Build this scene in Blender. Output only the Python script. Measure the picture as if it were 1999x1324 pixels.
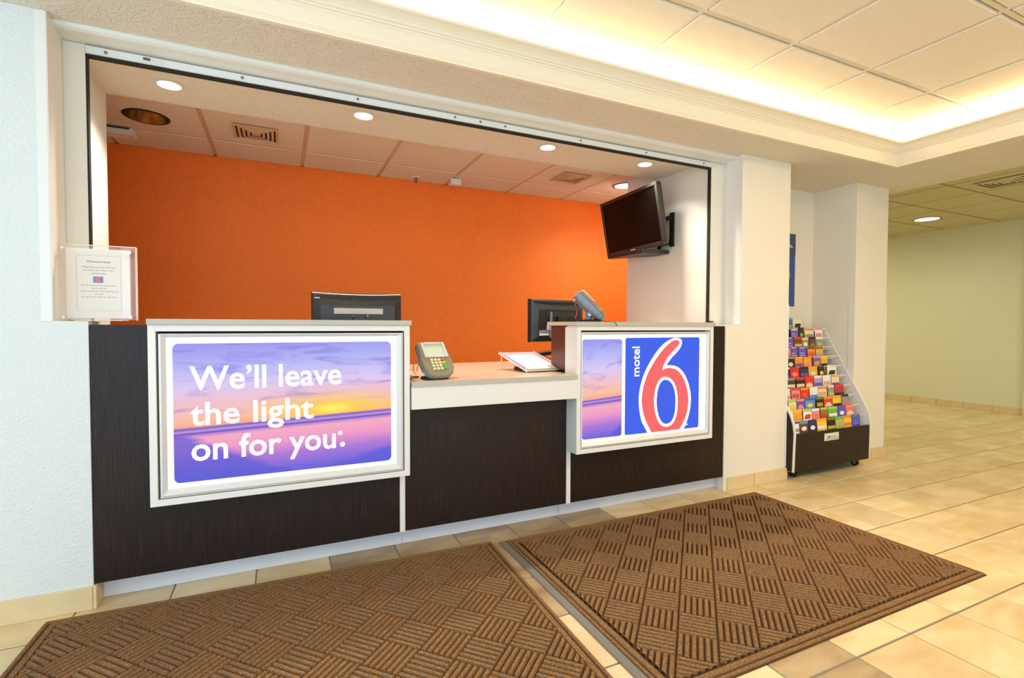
import bpy, bmesh, math, random
from mathutils import Matrix, Vector
random.seed(7)
for o in list(bpy.data.objects): bpy.data.objects.remove(o)
SC = bpy.context.scene; COL = SC.collection
PI = math.pi

# ------------------------------------------------------------------ camera
F_PX = 976.8; YAW, PITCH, ROLL = .43393, -.027942, .0031734; EYE = 1.17
def cam_axes():
    cy, sy, cp, sp = math.cos(YAW), math.sin(YAW), math.cos(PITCH), math.sin(PITCH)
    f = Vector((sy*cp, cy*cp, sp)); r = Vector((cy, -sy, 0)); u = r.cross(f)
    c, s = math.cos(ROLL), math.sin(ROLL)
    return r*c+u*s, u*c-r*s, f
CR, CU, CF = cam_axes()
cam = bpy.data.objects.new('camera', bpy.data.cameras.new('camera')); COL.objects.link(cam)
cam.matrix_world = Matrix(((CR.x, CU.x, -CF.x, 0), (CR.y, CU.y, -CF.y, 0), (CR.z, CU.z, -CF.z, EYE), (0, 0, 0, 1)))
cam.data.sensor_fit = 'HORIZONTAL'; cam.data.sensor_width = 36; cam.data.lens = F_PX/1999*36
cam.data.clip_start = .05; cam.data.clip_end = 100
SC.camera = cam
# ------------------------------------------------------------------ world, lights, exposure
w = bpy.data.worlds.new('world'); SC.world = w; w.use_nodes = True
w.node_tree.nodes['Background'].inputs[0].default_value = (.62, .78, 1, 1)
w.node_tree.nodes['Background'].inputs[1].default_value = 1.0
SC.view_settings.view_transform = 'Standard'; SC.view_settings.look = 'None'
SC.view_settings.exposure = 0; SC.view_settings.gamma = 1
def area(name, loc, tgt, sx, sy, power, col, spread=180):
    l = bpy.data.lights.new(name, 'AREA'); l.shape = 'RECTANGLE'; l.size = sx; l.size_y = sy
    l.energy = power; l.color = col; l.spread = math.radians(spread)
    o = bpy.data.objects.new(name, l); COL.objects.link(o); o.location = loc
    o.rotation_euler = (Vector(tgt)-Vector(loc)).to_track_quat('-Z', 'Y').to_euler()
    return o
area('daylight_rear', (-.75, -3.05, 1.4), (-.55, 2, 1.35), 2.4, 2.2, 86, (.50, .76, 1))
area('daylight_rear_right', (1.95, -3.05, 1.4), (2.0, 2, 1.35), 2.3, 2.2, 42, (.80, .90, 1))
area('daylight_side', (-2.45, .3, 1.4), (2, .6, 1.35), 3.4, 2.2, 62, (.62, .83, 1))
def up(name, x, y, z, sx, sy, power, col):
    o = area(name, (x, y, z), (x, y, z+1), sx, sy, power, col); o.rotation_euler = (PI, 0, 0); return o
up('cove_light_front', 1.3, 2.46, 2.532, 6.3, .06, 36, (1, .84, .58))
up('cove_light_side', 4.50, -.1, 2.532, .06, 5.0, 28, (1, .84, .58))
area('lobby_fill_light', (1.5, -.6, 2.66), (1.5, -.6, 0), 1.2, 1.2, 28, (1, .80, .54))  # added fill light, no such fitting in the lobby ceiling
area('lobby_fill_light', (3.3, .2, 2.66), (3.3, .2, 0), .6, 1.2, 50, (1, .76, .46))  # added warm fill for the pillars on the right
area('corridor_ceiling_light', (7.2, 5.6, 2.56), (7.2, 5.6, 0), .6, 1.2, 34, (1, .97, .66))
area('corridor_ceiling_light', (7.2, .6, 2.56), (7.2, .6, 0), .6, 1.2, 42, (1, .95, .62))
area('office_fill_light', (3.9, 3.9, 2.42), (3.9, 3.9, 0), .3, .3, 12, (1, .92, .8))  # unseen light added to brighten the orange office wall
def spot(name, loc, power, col, ang=120, blend=.8, r=.045):
    l = bpy.data.lights.new(name, 'SPOT'); l.energy = power; l.color = col; l.spot_size = math.radians(ang); l.spot_blend = blend
    l.shadow_soft_size = r
    o = bpy.data.objects.new(name, l); COL.objects.link(o); o.location = loc; return o
DOWN = [(-.495, 3.04), (.447, 3.005), (1.652, 3.0), (2.478, 3.0)]
for x, y in DOWN: spot('downlight_lamp', (x, y, 2.355), 84, (1, .95, .84), 126, 1)
spot('office_downlight_lamp', (2.9, 3.8, 2.43), 60, (1, .95, .86), 150, 1, .08)
spot('corridor_downlight_lamp', (7.8, 3.75, 2.56), 26, (1, .97, .78), 165, 1, .09)

# ------------------------------------------------------------------ materials
def lin(c):
    return tuple((v/12.92 if v <= .04045 else ((v+.055)/1.055)**2.4) for v in c)
def L8(r, g, b): return lin((r/255, g/255, b/255))
class NT:
    def __init__(s, name):
        s.m = bpy.data.materials.new(name); s.m.use_nodes = True; s.t = s.m.node_tree; s.n = s.t.nodes
        s.b = s.n['Principled BSDF']
    def add(s, typ, **kw):
        n = s.n.new(typ)
        for k, v in kw.items():
            if k.startswith('i_'): n.inputs[k[2:].replace('_', ' ')].default_value = v
            else: setattr(n, k, v)
        return n
    def link(s, a, b): s.t.links.new(a, b)
    def ramp(s, fac, stops):
        r = s.add('ShaderNodeValToRGB'); e = r.color_ramp.elements
        e[0].position, e[0].color = stops[0][0], (*stops[0][1], 1)
        e[1].position, e[1].color = stops[-1][0], (*stops[-1][1], 1)
        for p, c in stops[1:-1]:
            q = e.new(p); q.color = (*c, 1)
        s.link(fac, r.inputs[0]); return r.outputs[0]
    def math(s, op, a, b=None, c=None):
        n = s.add('ShaderNodeMath', operation=op)
        for i, v in enumerate((a, b, c)):
            if v is None: continue
            if isinstance(v, (int, float)): n.inputs[i].default_value = v
            else: s.link(v, n.inputs[i])
        return n.outputs[0]
    def mix(s, f, a, b, blend='MIX'):
        n = s.add('ShaderNodeMix', data_type='RGBA', blend_type=blend)
        for i, v in ((0, f), (6, a), (7, b)):
            if isinstance(v, (int, float)): n.inputs[i].default_value = v
            elif isinstance(v, tuple): n.inputs[i].default_value = (*v, 1)
            else: s.link(v, n.inputs[i])
        return n.outputs[2]
_cache = {}
def mat(name, col, rough=.6, metal=0, bump=0, bscale=60, vary=0, spec=None, emit=0, coat=0):
    if name in _cache: return _cache[name]
    t = NT(name); t.b.inputs['Base Color'].default_value = (*col, 1); t.b.inputs['Roughness'].default_value = rough
    t.b.inputs['Metallic'].default_value = metal
    if coat: t.b.inputs['Coat Weight'].default_value = coat; t.b.inputs['Coat Roughness'].default_value = .1
    if spec is not None: t.b.inputs['Specular IOR Level'].default_value = spec
    if emit:
        t.b.inputs['Emission Color'].default_value = (*col, 1); t.b.inputs['Emission Strength'].default_value = emit
    g = t.add('ShaderNodeNewGeometry')
    if vary:
        nz = t.add('ShaderNodeTexNoise'); nz.inputs['Scale'].default_value = bscale*.35; t.link(g.outputs['Position'], nz.inputs['Vector'])
        hi = tuple(min(1, c*(1+vary)) for c in col); lo = tuple(c*(1-vary) for c in col)
        t.link(t.mix(nz.outputs[0], lo, hi), t.b.inputs['Base Color'])
    if bump:
        nz = t.add('ShaderNodeTexNoise'); nz.inputs['Scale'].default_value = bscale; nz.inputs['Detail'].default_value = 3
        t.link(g.outputs['Position'], nz.inputs['Vector'])
        bp = t.add('ShaderNodeBump'); bp.inputs['Strength'].default_value = bump; bp.inputs['Distance'].default_value = .01
        t.link(nz.outputs[0], bp.inputs['Height']); t.link(bp.outputs[0], t.b.inputs['Normal'])
    _cache[name] = t.m; return t.m

M = {}
M['wall'] = mat('wall_paint_daylit', L8(220, 222, 218), .75, bump=.45, bscale=95)  # same paint as on the right, cool daylight tone put into its colour
M['wall_smooth'] = mat('wall_paint_smooth', L8(233, 226, 210), .6, bump=.08, bscale=60)
M['jamb'] = mat('jamb_paint', L8(228, 224, 210), .55)
M['guard'] = mat('corner_guard_plastic', L8(232, 228, 222), .3)
M['orange'] = mat('orange_wall_paint', L8(252, 120, 20), .62, bump=.55, bscale=70, vary=.06)
M['green'] = mat('corridor_wall_paint', L8(222, 218, 188), .7, bump=.1, bscale=80)
M['soffit'] = mat('soffit_texture', L8(228, 222, 205), .8, bump=1, bscale=95, vary=.07)
M['crown'] = mat('crown_paint', L8(242, 232, 208), .5)
M['grid'] = mat('ceiling_grid_metal', L8(236, 228, 208), .5)
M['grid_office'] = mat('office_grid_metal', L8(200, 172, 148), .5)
M['act'] = mat('acoustic_tile', L8(240, 230, 210), .9, bump=.5, bscale=160, vary=.05)
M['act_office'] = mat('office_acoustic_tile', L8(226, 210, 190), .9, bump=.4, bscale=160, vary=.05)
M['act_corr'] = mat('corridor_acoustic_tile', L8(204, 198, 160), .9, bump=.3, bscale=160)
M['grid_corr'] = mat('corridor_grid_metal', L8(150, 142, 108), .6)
M['void'] = mat('dark_recess', (.01, .01, .009), .8)
M['white_lam'] = mat('white_laminate', L8(232, 228, 220), .35)
M['toe'] = mat('toe_kick_laminate', L8(212, 212, 216), .4)
M['edge'] = mat('grey_edge_band', L8(186, 180, 166), .4)
M['metal_white'] = mat('white_painted_metal', L8(226, 228, 222), .35, metal=0)
M['alu'] = mat('satin_aluminium', L8(222, 220, 214), .35, metal=.1)
M['steel'] = mat('steel', L8(150, 148, 140), .3, metal=1)
M['black'] = mat('black_plastic', L8(30, 28, 28), .35)
M['black_gloss'] = mat('black_gloss_plastic', L8(8, 6, 6), .3, spec=.12)
M['bronze'] = mat('gun_metal_bezel', L8(54, 54, 50), .3, metal=.3)
M['grey_pl'] = mat('grey_plastic', L8(128, 140, 156), .35)
M['grey_face'] = mat('warm_grey_plastic', L8(132, 124, 102), .35)
M['silver_pl'] = mat('silver_plastic', L8(196, 198, 186), .3)
M['key'] = mat('cream_key', L8(222, 208, 160), .5)
M['key_y'] = mat('yellow_key', L8(232, 190, 40), .5)
M['key_g'] = mat('green_key', L8(60, 170, 70), .5)
M['key_r'] = mat('red_key', L8(210, 90, 60), .5)
M['paper'] = mat('white_paper', L8(238, 232, 222), .7)
M['ink'] = mat('dark_grey_ink', L8(90, 84, 78), .7)
M['ink_light'] = mat('pale_grey_ink', L8(176, 166, 152), .7)
M['logo_blue'] = mat('printed_blue', L8(72, 92, 178), .6)
M['logo_red'] = mat('printed_red', L8(220, 70, 76), .6)
M['chrome'] = mat('chrome', L8(230, 230, 230), .12, metal=1)
M['gold'] = mat('gold_reflector', L8(206, 184, 120), .22, metal=1)
M['rubber'] = mat('black_rubber', L8(24, 24, 26), .6)
M['yellow_cable'] = mat('yellow_cable', L8(238, 170, 30), .5)
M['red_cable'] = mat('red_cable', L8(214, 50, 50), .5)
M['grout'] = mat('grout', L8(132, 124, 104), .85, bump=.2, bscale=200)
M['lens'] = mat('lamp_lens', (1, .98, .9), .5, emit=9)
M['lens_soft'] = mat('lamp_lens_soft', (1, .97, .82), .5, emit=2.2)
M['frost_lens'] = mat('unlit_lens', L8(240, 225, 200), .5)
M['beige_tile'] = mat('ceramic_base_tile', L8(222, 196, 150), .45, bump=.15, bscale=40, vary=.10)

def worktop_mat():
    t = NT('beige_worktop_laminate'); t.b.inputs['Base Color'].default_value = (*L8(204, 184, 160), 1)
    t.b.inputs['Roughness'].default_value = .22; return t.m
M['worktop'] = worktop_mat()
def wood_mat():
    t = NT('dark_wenge_laminate'); g = t.add('ShaderNodeNewGeometry')
    mp = t.add('ShaderNodeMapping'); mp.inputs['Scale'].default_value = (260, 260, 6); t.link(g.outputs['Position'], mp.inputs[0])
    n = t.add('ShaderNodeTexNoise'); n.inputs['Scale'].default_value = 1; n.inputs['Detail'].default_value = 4; t.link(mp.outputs[0], n.inputs['Vector'])
    t.link(t.ramp(n.outputs[0], [(.3, L8(22, 14, 10)), (.55, L8(38, 25, 18)), (.75, L8(58, 40, 30))]), t.b.inputs['Base Color'])
    t.b.inputs['Roughness'].default_value = .42; t.b.inputs['Specular IOR Level'].default_value = .3
    b = t.add('ShaderNodeBump'); b.inputs['Strength'].default_value = .25; b.inputs['Distance'].default_value = .002
    t.link(n.outputs[0], b.inputs['Height']); t.link(b.outputs[0], t.b.inputs['Normal']); return t.m
M['wood'] = wood_mat()
M['wood_red'] = mat('reddish_brown_laminate', L8(92, 46, 36), .4, bump=.05, bscale=90)
def tile_mat(name, a, b, c):
    t = NT(name); g = t.add('ShaderNodeNewGeometry'); oi = t.add('ShaderNodeObjectInfo')
    r = t.math('ADD', oi.outputs['Random'], g.outputs['Random Per Island'])
    add = t.add('ShaderNodeVectorMath', operation='MULTIPLY_ADD')
    cx = t.add('ShaderNodeCombineXYZ'); t.link(r, cx.inputs[2]); t.link(r, cx.inputs[0])
    t.link(cx.outputs[0], add.inputs[0]); add.inputs[1].default_value = (9, 0, 13); t.link(g.outputs['Position'], add.inputs[2])
    mp = t.add('ShaderNodeMapping'); mp.inputs['Scale'].default_value = (2.2, 5.5, 3); mp.inputs['Rotation'].default_value = (0, 0, .5); t.link(add.outputs[0], mp.inputs[0])
    n = t.add('ShaderNodeTexNoise'); n.inputs['Scale'].default_value = 1.3; n.inputs['Detail'].default_value = 6; n.inputs['Distortion'].default_value = .6
    t.link(mp.outputs[0], n.inputs['Vector'])
    col = t.ramp(n.outputs[0], [(.28, a), (.52, b), (.74, c)])
    hs = t.add('ShaderNodeHueSaturation'); t.link(col, hs.inputs['Color'])
    t.link(t.math('MULTIPLY_ADD', t.math('FRACT', t.math('MULTIPLY', r, 7.3)), .14, .93), hs.inputs['Value'])
    t.link(hs.outputs[0], t.b.inputs['Base Color']); t.b.inputs['Roughness'].default_value = .34
    n2 = t.add('ShaderNodeTexNoise'); n2.inputs['Scale'].default_value = 22; n2.inputs['Detail'].default_value = 4; t.link(g.outputs['Position'], n2.inputs['Vector'])
    bp = t.add('ShaderNodeBump'); bp.inputs['Strength'].default_value = .18; bp.inputs['Distance'].default_value = .004
    t.link(n2.outputs[0], bp.inputs['Height']); t.link(bp.outputs[0], t.b.inputs['Normal']); return t.m
M['tile'] = tile_mat('cream_floor_tile', L8(206, 176, 126), L8(222, 198, 152), L8(234, 216, 178))
M['tile_brown'] = tile_mat('brown_floor_tile', L8(140, 112, 80), L8(172, 146, 108), L8(196, 172, 134))
def mat_mat(name, a, b, c):
    t = NT(name); g = t.add('ShaderNodeNewGeometry')
    n = t.add('ShaderNodeTexNoise'); n.inputs['Scale'].default_value = 330; n.inputs['Detail'].default_value = 2; t.link(g.outputs['Position'], n.inputs['Vector'])
    n2 = t.add('ShaderNodeTexNoise'); n2.inputs['Scale'].default_value = 2.5; t.link(g.outputs['Position'], n2.inputs['Vector'])
    col = t.ramp(n.outputs[0], [(.30, a), (.5, b), (.72, c)])
    t.link(t.mix(t.math('MULTIPLY', n2.outputs[0], .35), col, L8(120, 92, 66)), t.b.inputs['Base Color'])
    t.b.inputs['Roughness'].default_value = .95; t.b.inputs['Specular IOR Level'].default_value = .1
    bp = t.add('ShaderNodeBump'); bp.inputs['Strength'].default_value = .6; bp.inputs['Distance'].default_value = .003
    t.link(n.outputs[0], bp.inputs['Height']); t.link(bp.outputs[0], t.b.inputs['Normal']); return t.m
M['carpet'] = mat_mat('brown_mat_pile', L8(84, 58, 36), L8(134, 98, 64), L8(184, 146, 102))
M['carpet_dark'] = mat_mat('brown_mat_base', L8(50, 32, 18), L8(74, 50, 30), L8(100, 72, 46))
M['mat_edge'] = mat('grey_rubber_edge', L8(122, 116, 106), .7, bump=.3, bscale=300)
def clear_mat(name, tint, op):
    t = NT(name); tr = t.add('ShaderNodeBsdfTransparent'); gl = t.add('ShaderNodeBsdfGlossy'); gl.inputs['Roughness'].default_value = .03
    df = t.add('ShaderNodeBsdfDiffuse'); df.inputs[0].default_value = (*tint, 1)
    m1 = t.add('ShaderNodeMixShader'); m1.inputs[0].default_value = op; t.link(tr.outputs[0], m1.inputs[1]); t.link(df.outputs[0], m1.inputs[2])
    m2 = t.add('ShaderNodeMixShader'); m2.inputs[0].default_value = .015; t.link(m1.outputs[0], m2.inputs[1]); t.link(gl.outputs[0], m2.inputs[2])
    t.link(m2.outputs[0], t.n['Material Output'].inputs[0]); return t.m
M['acrylic'] = clear_mat('clear_acrylic', L8(250, 235, 225), .10)
M['acrylic_edge'] = clear_mat('clear_acrylic_edge', L8(255, 235, 215), .65)
M['glass'] = clear_mat('window_glass', L8(230, 240, 245), .03)
def emis(name, col, s=1.0):
    t = NT(name); e = t.add('ShaderNodeEmission'); e.inputs[0].default_value = (*col, 1); e.inputs[1].default_value = s
    t.link(e.outputs[0], t.n['Material Output'].inputs[0]); return t.m
M['lit_white'] = emis('backlit_white', (.93, .95, 1), 1.25)
M['lit_letter'] = emis('backlit_letter_white', (.93, .95, 1), 1.15)
M['lit_blue'] = emis('backlit_blue', L8(74, 104, 236), 1.0)
M['lit_red'] = emis('backlit_red', L8(250, 112, 110), 1.0)
def sunset(name, wide=True):
    t = NT(name); tc = t.add('ShaderNodeTexCoord'); sp = t.add('ShaderNodeSeparateXYZ'); t.link(tc.outputs['Generated'], sp.inputs[0])
    U, V = sp.outputs[0], sp.outputs[2]
    mp = t.add('ShaderNodeMapping'); mp.inputs['Scale'].default_value = (2.2, 1, 9) if wide else (1.2, 1, 7); mp.inputs['Rotation'].default_value = (0, -.18, 0)
    t.link(tc.outputs['Generated'], mp.inputs[0])
    n = t.add('ShaderNodeTexNoise'); n.inputs['Scale'].default_value = 1.6; n.inputs['Detail'].default_value = 7; n.inputs['Distortion'].default_value = .8; t.link(mp.outputs[0], n.inputs['Vector'])
    vv = t.math('ADD', V, t.math('MULTIPLY', U, -.05 if wide else -.03))
    sky = t.ramp(vv, [(0, L8(116, 106, 222)), (.12, L8(176, 124, 216)), (.22, L8(240, 158, 204)), (.31, L8(248, 174, 196)), (.335, L8(182, 130, 206)), (.345, L8(96, 76, 198)),
                      (.36, L8(200, 160, 220)), (.38, L8(120, 90, 200)), (.395, L8(250, 176, 150)), (.45, L8(252, 196, 168)), (.56, L8(244, 196, 206)), (.68, L8(222, 204, 244)), (.82, L8(188, 188, 248)), (1, L8(156, 154, 240))])
    # darker cloud streaks in the sky half, pale ones over the sand
    cl = t.math('MULTIPLY', t.math('SMOOTH_MIN', t.math('MAXIMUM', t.math('MULTIPLY', t.math('SUBTRACT', n.outputs[0], .50), 5.5), 0), 1, .1), t.math('MAXIMUM', t.math('MINIMUM', t.math('MULTIPLY', t.math('SUBTRACT', vv, .42), 6), .5), 0))
    c = t.mix(cl, sky, L8(112, 96, 216))
    # sun
    du = t.math('SUBTRACT', U, .70 if wide else .1); dv = t.math('MULTIPLY', t.math('SUBTRACT', V, .47), 2.6)
    d = t.math('SQRT', t.math('ADD', t.math('MULTIPLY', du, du), t.math('MULTIPLY', dv, dv)))
    above = t.math('MULTIPLY', t.math('MINIMUM', t.math('MAXIMUM', t.math('MULTIPLY', t.math('SUBTRACT', vv, .385), 60), 0), 1), 1.0)
    f = t.math('MULTIPLY', t.math('MAXIMUM', t.math('SUBTRACT', 1, t.math('MULTIPLY', d, 2.3)), 0), above)
    if wide: c = t.mix(f, c, L8(255, 214, 40)); c = t.mix(t.math('MULTIPLY', t.math('MAXIMUM', t.math('SUBTRACT', 1, t.math('MULTIPLY', d, 8)), 0), above), c, L8(255, 246, 120))
    # blue wet sand in the lower corners
    lim = t.math('ADD', t.math('MULTIPLY', t.math('MAXIMUM', t.math('SUBTRACT', .52 if wide else .0, U), 0), .75), t.math('MULTIPLY', t.math('MAXIMUM', t.math('SUBTRACT', U, .62), 0), .40))
    lim = t.math('ADD', lim, t.math('MULTIPLY', t.math('SUBTRACT', n.outputs[0], .5), .10))
    f = t.math('MULTIPLY', t.math('MINIMUM', t.math('MAXIMUM', t.math('MULTIPLY', t.math('SUBTRACT', t.math('ADD', lim, .01), V), 18), 0), 1), t.math('LESS_THAN', vv, .335))
    c = t.mix(t.math('MULTIPLY', f, .85), c, L8(98, 98, 214))
    e = t.add('ShaderNodeEmission'); t.link(c, e.inputs[0]); e.inputs[1].default_value = 1.0
    t.link(e.outputs[0], t.n['Material Output'].inputs[0]); return t.m
M['sunset'] = sunset('backlit_sunset_print'); M['sunset_narrow'] = sunset('backlit_sunset_strip', False)

# ------------------------------------------------------------------ mesh helpers
class MB:
    def __init__(s): s.v = []; s.f = []; s.m = []; s.T = None
    def vert(s, p):
        p = Vector(p)
        if s.T is not None: p = s.T @ p
        s.v.append(p); return len(s.v)-1
    def face(s, idx, m=0): s.f.append(tuple(idx)); s.m.append(m)
    def box(s, x0, x1, y0, y1, z0, z1, m=0):
        i = [s.vert((x, y, z)) for z in (z0, z1) for y in (y0, y1) for x in (x0, x1)]
        for f in ((0, 2, 3, 1), (4, 5, 7, 6), (0, 1, 5, 4), (2, 6, 7, 3), (0, 4, 6, 2), (1, 3, 7, 5)): s.face([i[k] for k in f], m)
        return s
    def cham(s, x0, x1, y0, y1, z0, z1, c, m=0):          # box with a chamfered top rim
        lo = [(x0, y0), (x1, y0), (x1, y1), (x0, y1)]; hi = [(x0+c, y0+c), (x1-c, y0+c), (x1-c, y1-c), (x0+c, y1-c)]
        a = [s.vert((*p, z0)) for p in lo]; b = [s.vert((*p, z1-c)) for p in lo]; t = [s.vert((*p, z1)) for p in hi]
        s.face(a[::-1], m); s.face(t, m)
        for k in range(4):
            j = (k+1) % 4; s.face((a[k], a[j], b[j], b[k]), m); s.face((b[k], b[j], t[j], t[k]), m)
        return s
    def prism(s, pts, ax, a, b, m=0, m_side=None):         # pts in the two other axes (cyclic order x,y,z), extruded on ax
        if m_side is None: m_side = m
        def mk(p, t):
            return {'x': (t, p[0], p[1]), 'y': (p[0], t, p[1]), 'z': (p[0], p[1], t)}[ax]
        A = [s.vert(mk(p, a)) for p in pts]; B = [s.vert(mk(p, b)) for p in pts]; n = len(pts)
        s.face(A, m); s.face(B[::-1], m)
        for k in range(n): s.face((A[k], B[k], B[(k+1) % n], A[(k+1) % n]), m_side)
        return s
    def cyl(s, c, r, h, ax='z', seg=20, m=0, r2=None):
        if r2 is None: r2 = r
        rings = []
        for t, rr in ((0, r), (h, r2)):
            ring = []
            for k in range(seg):
                u, v = rr*math.cos(2*PI*k/seg), rr*math.sin(2*PI*k/seg)
                p = {'z': (c[0]+u, c[1]+v, c[2]+t), 'y': (c[0]+u, c[1]+t, c[2]+v), 'x': (c[0]+t, c[1]+u, c[2]+v)}[ax]
                ring.append(s.vert(p))
            rings.append(ring)
        s.face(rings[0], m); s.face(rings[1][::-1], m)
        for k in range(seg): s.face((rings[0][k], rings[1][k], rings[1][(k+1) % seg], rings[0][(k+1) % seg]), m)
        return s
    def lathe(s, prof, c=(0, 0, 0), seg=28, m=0):          # prof: (r, z)
        R = [[s.vert((c[0]+r*math.cos(2*PI*k/seg), c[1]+r*math.sin(2*PI*k/seg), c[2]+z)) for k in range(seg)] for r, z in prof]
        for a, b in zip(R, R[1:]):
            for k in range(seg): s.face((a[k], a[(k+1) % seg], b[(k+1) % seg], b[k]), m)
        return s
    def tube(s, pts, r, seg=8, m=0):
        pts = [Vector(p) for p in pts]; R = []
        for i, p in enumerate(pts):
            d = (pts[min(i+1, len(pts)-1)]-pts[max(i-1, 0)]).normalized()
            q = d.to_track_quat('Z', 'Y'); a, b = q @ Vector((1, 0, 0)), q @ Vector((0, 1, 0))
            R.append([s.vert(p+a*r*math.cos(2*PI*k/seg)+b*r*math.sin(2*PI*k/seg)) for k in range(seg)])
        for a, b in zip(R, R[1:]):
            for k in range(seg): s.face((a[k], a[(k+1) % seg], b[(k+1) % seg], b[k]), m)
        s.face(R[0], m); s.face(R[-1][::-1], m)
        return s
def chain(o):
    m = Matrix()
    while o is not None: m = o.matrix_basis @ m; o = o.parent
    return m
def ob(name, mb, mats, parent=None, bevel=0, smooth=False, local=False, kind=None, label=None, cat=None, group=None, raw=False):
    if not isinstance(mats, (list, tuple)): mats = [mats]
    me = bpy.data.meshes.new(name)
    vs = mb.v
    if parent is not None and not local:
        inv = chain(parent).inverted(); vs = [inv @ v for v in vs]
    me.from_pydata([tuple(v) for v in vs], [], mb.f)
    for m in mats: me.materials.append(M[m] if isinstance(m, str) else m)
    me.polygons.foreach_set('material_index', mb.m)
    if not raw:
        bm = bmesh.new(); bm.from_mesh(me); bmesh.ops.recalc_face_normals(bm, faces=bm.faces); bm.to_mesh(me); bm.free()
    if smooth: me.polygons.foreach_set('use_smooth', [True]*len(me.polygons))
    o = bpy.data.objects.new(name, me); COL.objects.link(o); o.parent = parent
    if bevel:
        b = o.modifiers.new('b', 'BEVEL'); b.width = bevel; b.segments = 2; b.limit_method = 'ANGLE'; b.angle_limit = .6
    if kind: o['kind'] = kind
    if label: o['label'] = label
    if cat: o['category'] = cat
    if group: o['group'] = group
    return o
def thing(name, label, cat, loc=(0, 0, 0), rz=0, group=None):
    o = bpy.data.objects.new(name, None); COL.objects.link(o); o.location = loc; o.rotation_euler = (0, 0, rz)
    o.empty_display_size = .05; o['label'] = label; o['category'] = cat
    if group: o['group'] = group
    return o
def struct(name, mb, mats, parent=None, **k): return ob(name, mb, mats, parent, kind='structure' if parent is None else None, **k)
def B(*a, m=0): return MB().box(*a, m)
def rrect(x0, x1, z0, z1, r, n=6):
    out = []
    for cx, cz, a0 in ((x1-r, z1-r, 0), (x0+r, z1-r, PI/2), (x0+r, z0+r, PI), (x1-r, z0+r, 3*PI/2)):
        for k in range(n+1):
            a = a0+PI/2*k/n; out.append((cx+r*math.cos(a), cz+r*math.sin(a)))
    return out
def text_mesh(name, s, mats, parent, x0, x1, zb, h, y, depth, bold=0, char_h=None, rotY=0, M4=None):
    """a line of letters standing in the XZ plane facing -Y, fitted between x0 and x1 on baseline zb; h = height of an ascender"""
    cu = bpy.data.curves.new(name, 'FONT'); cu.body = s; cu.size = 1; cu.offset = bold; cu.extrude = .5; cu.resolution_u = 3
    tmp = bpy.data.objects.new('tmp', cu); COL.objects.link(tmp)
    dg = bpy.context.evaluated_depsgraph_get(); me = bpy.data.meshes.new_from_object(tmp.evaluated_get(dg)); bpy.data.objects.remove(tmp)
    xs = [v.co.x for v in me.vertices]; a, b = min(xs), max(xs)
    for v in me.vertices:
        X = x0+(v.co.x-a)/(b-a)*(x1-x0); Z = zb+v.co.y/.73*h; Y = y-(v.co.z+.5)*depth
        p = Vector((X, Y, Z))
        if M4 is not None: p = M4 @ p
        v.co = p
    if parent is not None and M4 is None:
        inv = chain(parent).inverted(); me.transform(inv)
    me.name = name; me.materials.clear(); me.materials.append(M[mats])
    me.polygons.foreach_set('material_index', [0]*len(me.polygons))
    o = bpy.data.objects.new(name, me); COL.objects.link(o); o.parent = parent; return o

# ------------------------------------------------------------------ room shell
GX, GY = .3255, .3265; JX, JY = 1.842, 1.062
floor = struct('floor', B(-2.2, 9.0, -2.9, 7.1, -.05, -.003), 'grout')
def in_view(x, y, z, m=60):
    v = Vector((x, y, z-EYE)); d = v.dot(CF)
    if d < .2: return False
    px, py = 999.5+F_PX*v.dot(CR)/d, 662-F_PX*v.dot(CU)/d
    return -m < px < 1999+m and -m < py < 1324+m
def is_brown(i, j):
    return (j == 4 and -5 <= i <= -1) or (i == -3 and j >= 2) or (i == -1 and j in (-1, 0)) or (j == -1 and -5 <= i <= -1)
proto = {}
for key in ('tile', 'tile_brown'):
    mb = MB().cham(-GX/2+.003, GX/2-.003, -GY/2+.0048, GY/2-.0048, -.01, 0, .0022); me = bpy.data.meshes.new('floor_tile')
    me.from_pydata([tuple(v) for v in mb.v], [], mb.f); me.materials.append(M[key]); proto[key] = me
def hidden_tile(x, y):
    return (y > 2.80 and x < 4.45) or (x < 4.9 and y > 3.1)
cells = [(i, j) for i in range(-13, 23) for j in range(-12, 19) if not hidden_tile(JX+(i+.5)*GX, JY+(j+.5)*GY)]
vis = [(i, j) for i, j in cells if any(in_view(JX+(i+a)*GX, JY+(j+b)*GY, 0) for a in (.1, .9) for b in (.1, .9))]
vis.sort(key=lambda c: (JX+(c[0]+.5)*GX)**2+(JY+(c[1]+.5)*GY)**2)
near = set(vis[:290]); rest = MB()
for i, j in cells:
    x, y = JX+(i+.5)*GX, JY+(j+.5)*GY; br = is_brown(i, j)
    if (i, j) in near:
        o = bpy.data.objects.new('floor_tile', proto['tile_brown' if br else 'tile']); COL.objects.link(o); o.location = (x, y, 0); o.parent = floor
    elif x < 8.9 and x > -2.2:
        rest.cham(x-GX/2+.004, x+GX/2-.004, y-GY/2+.006, y+GY/2-.006, -.01, 0, .0022, 1 if br else 0)
ob('distant_floor_tiles', rest, ['tile', 'tile_brown'], floor, kind='stuff')

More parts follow.
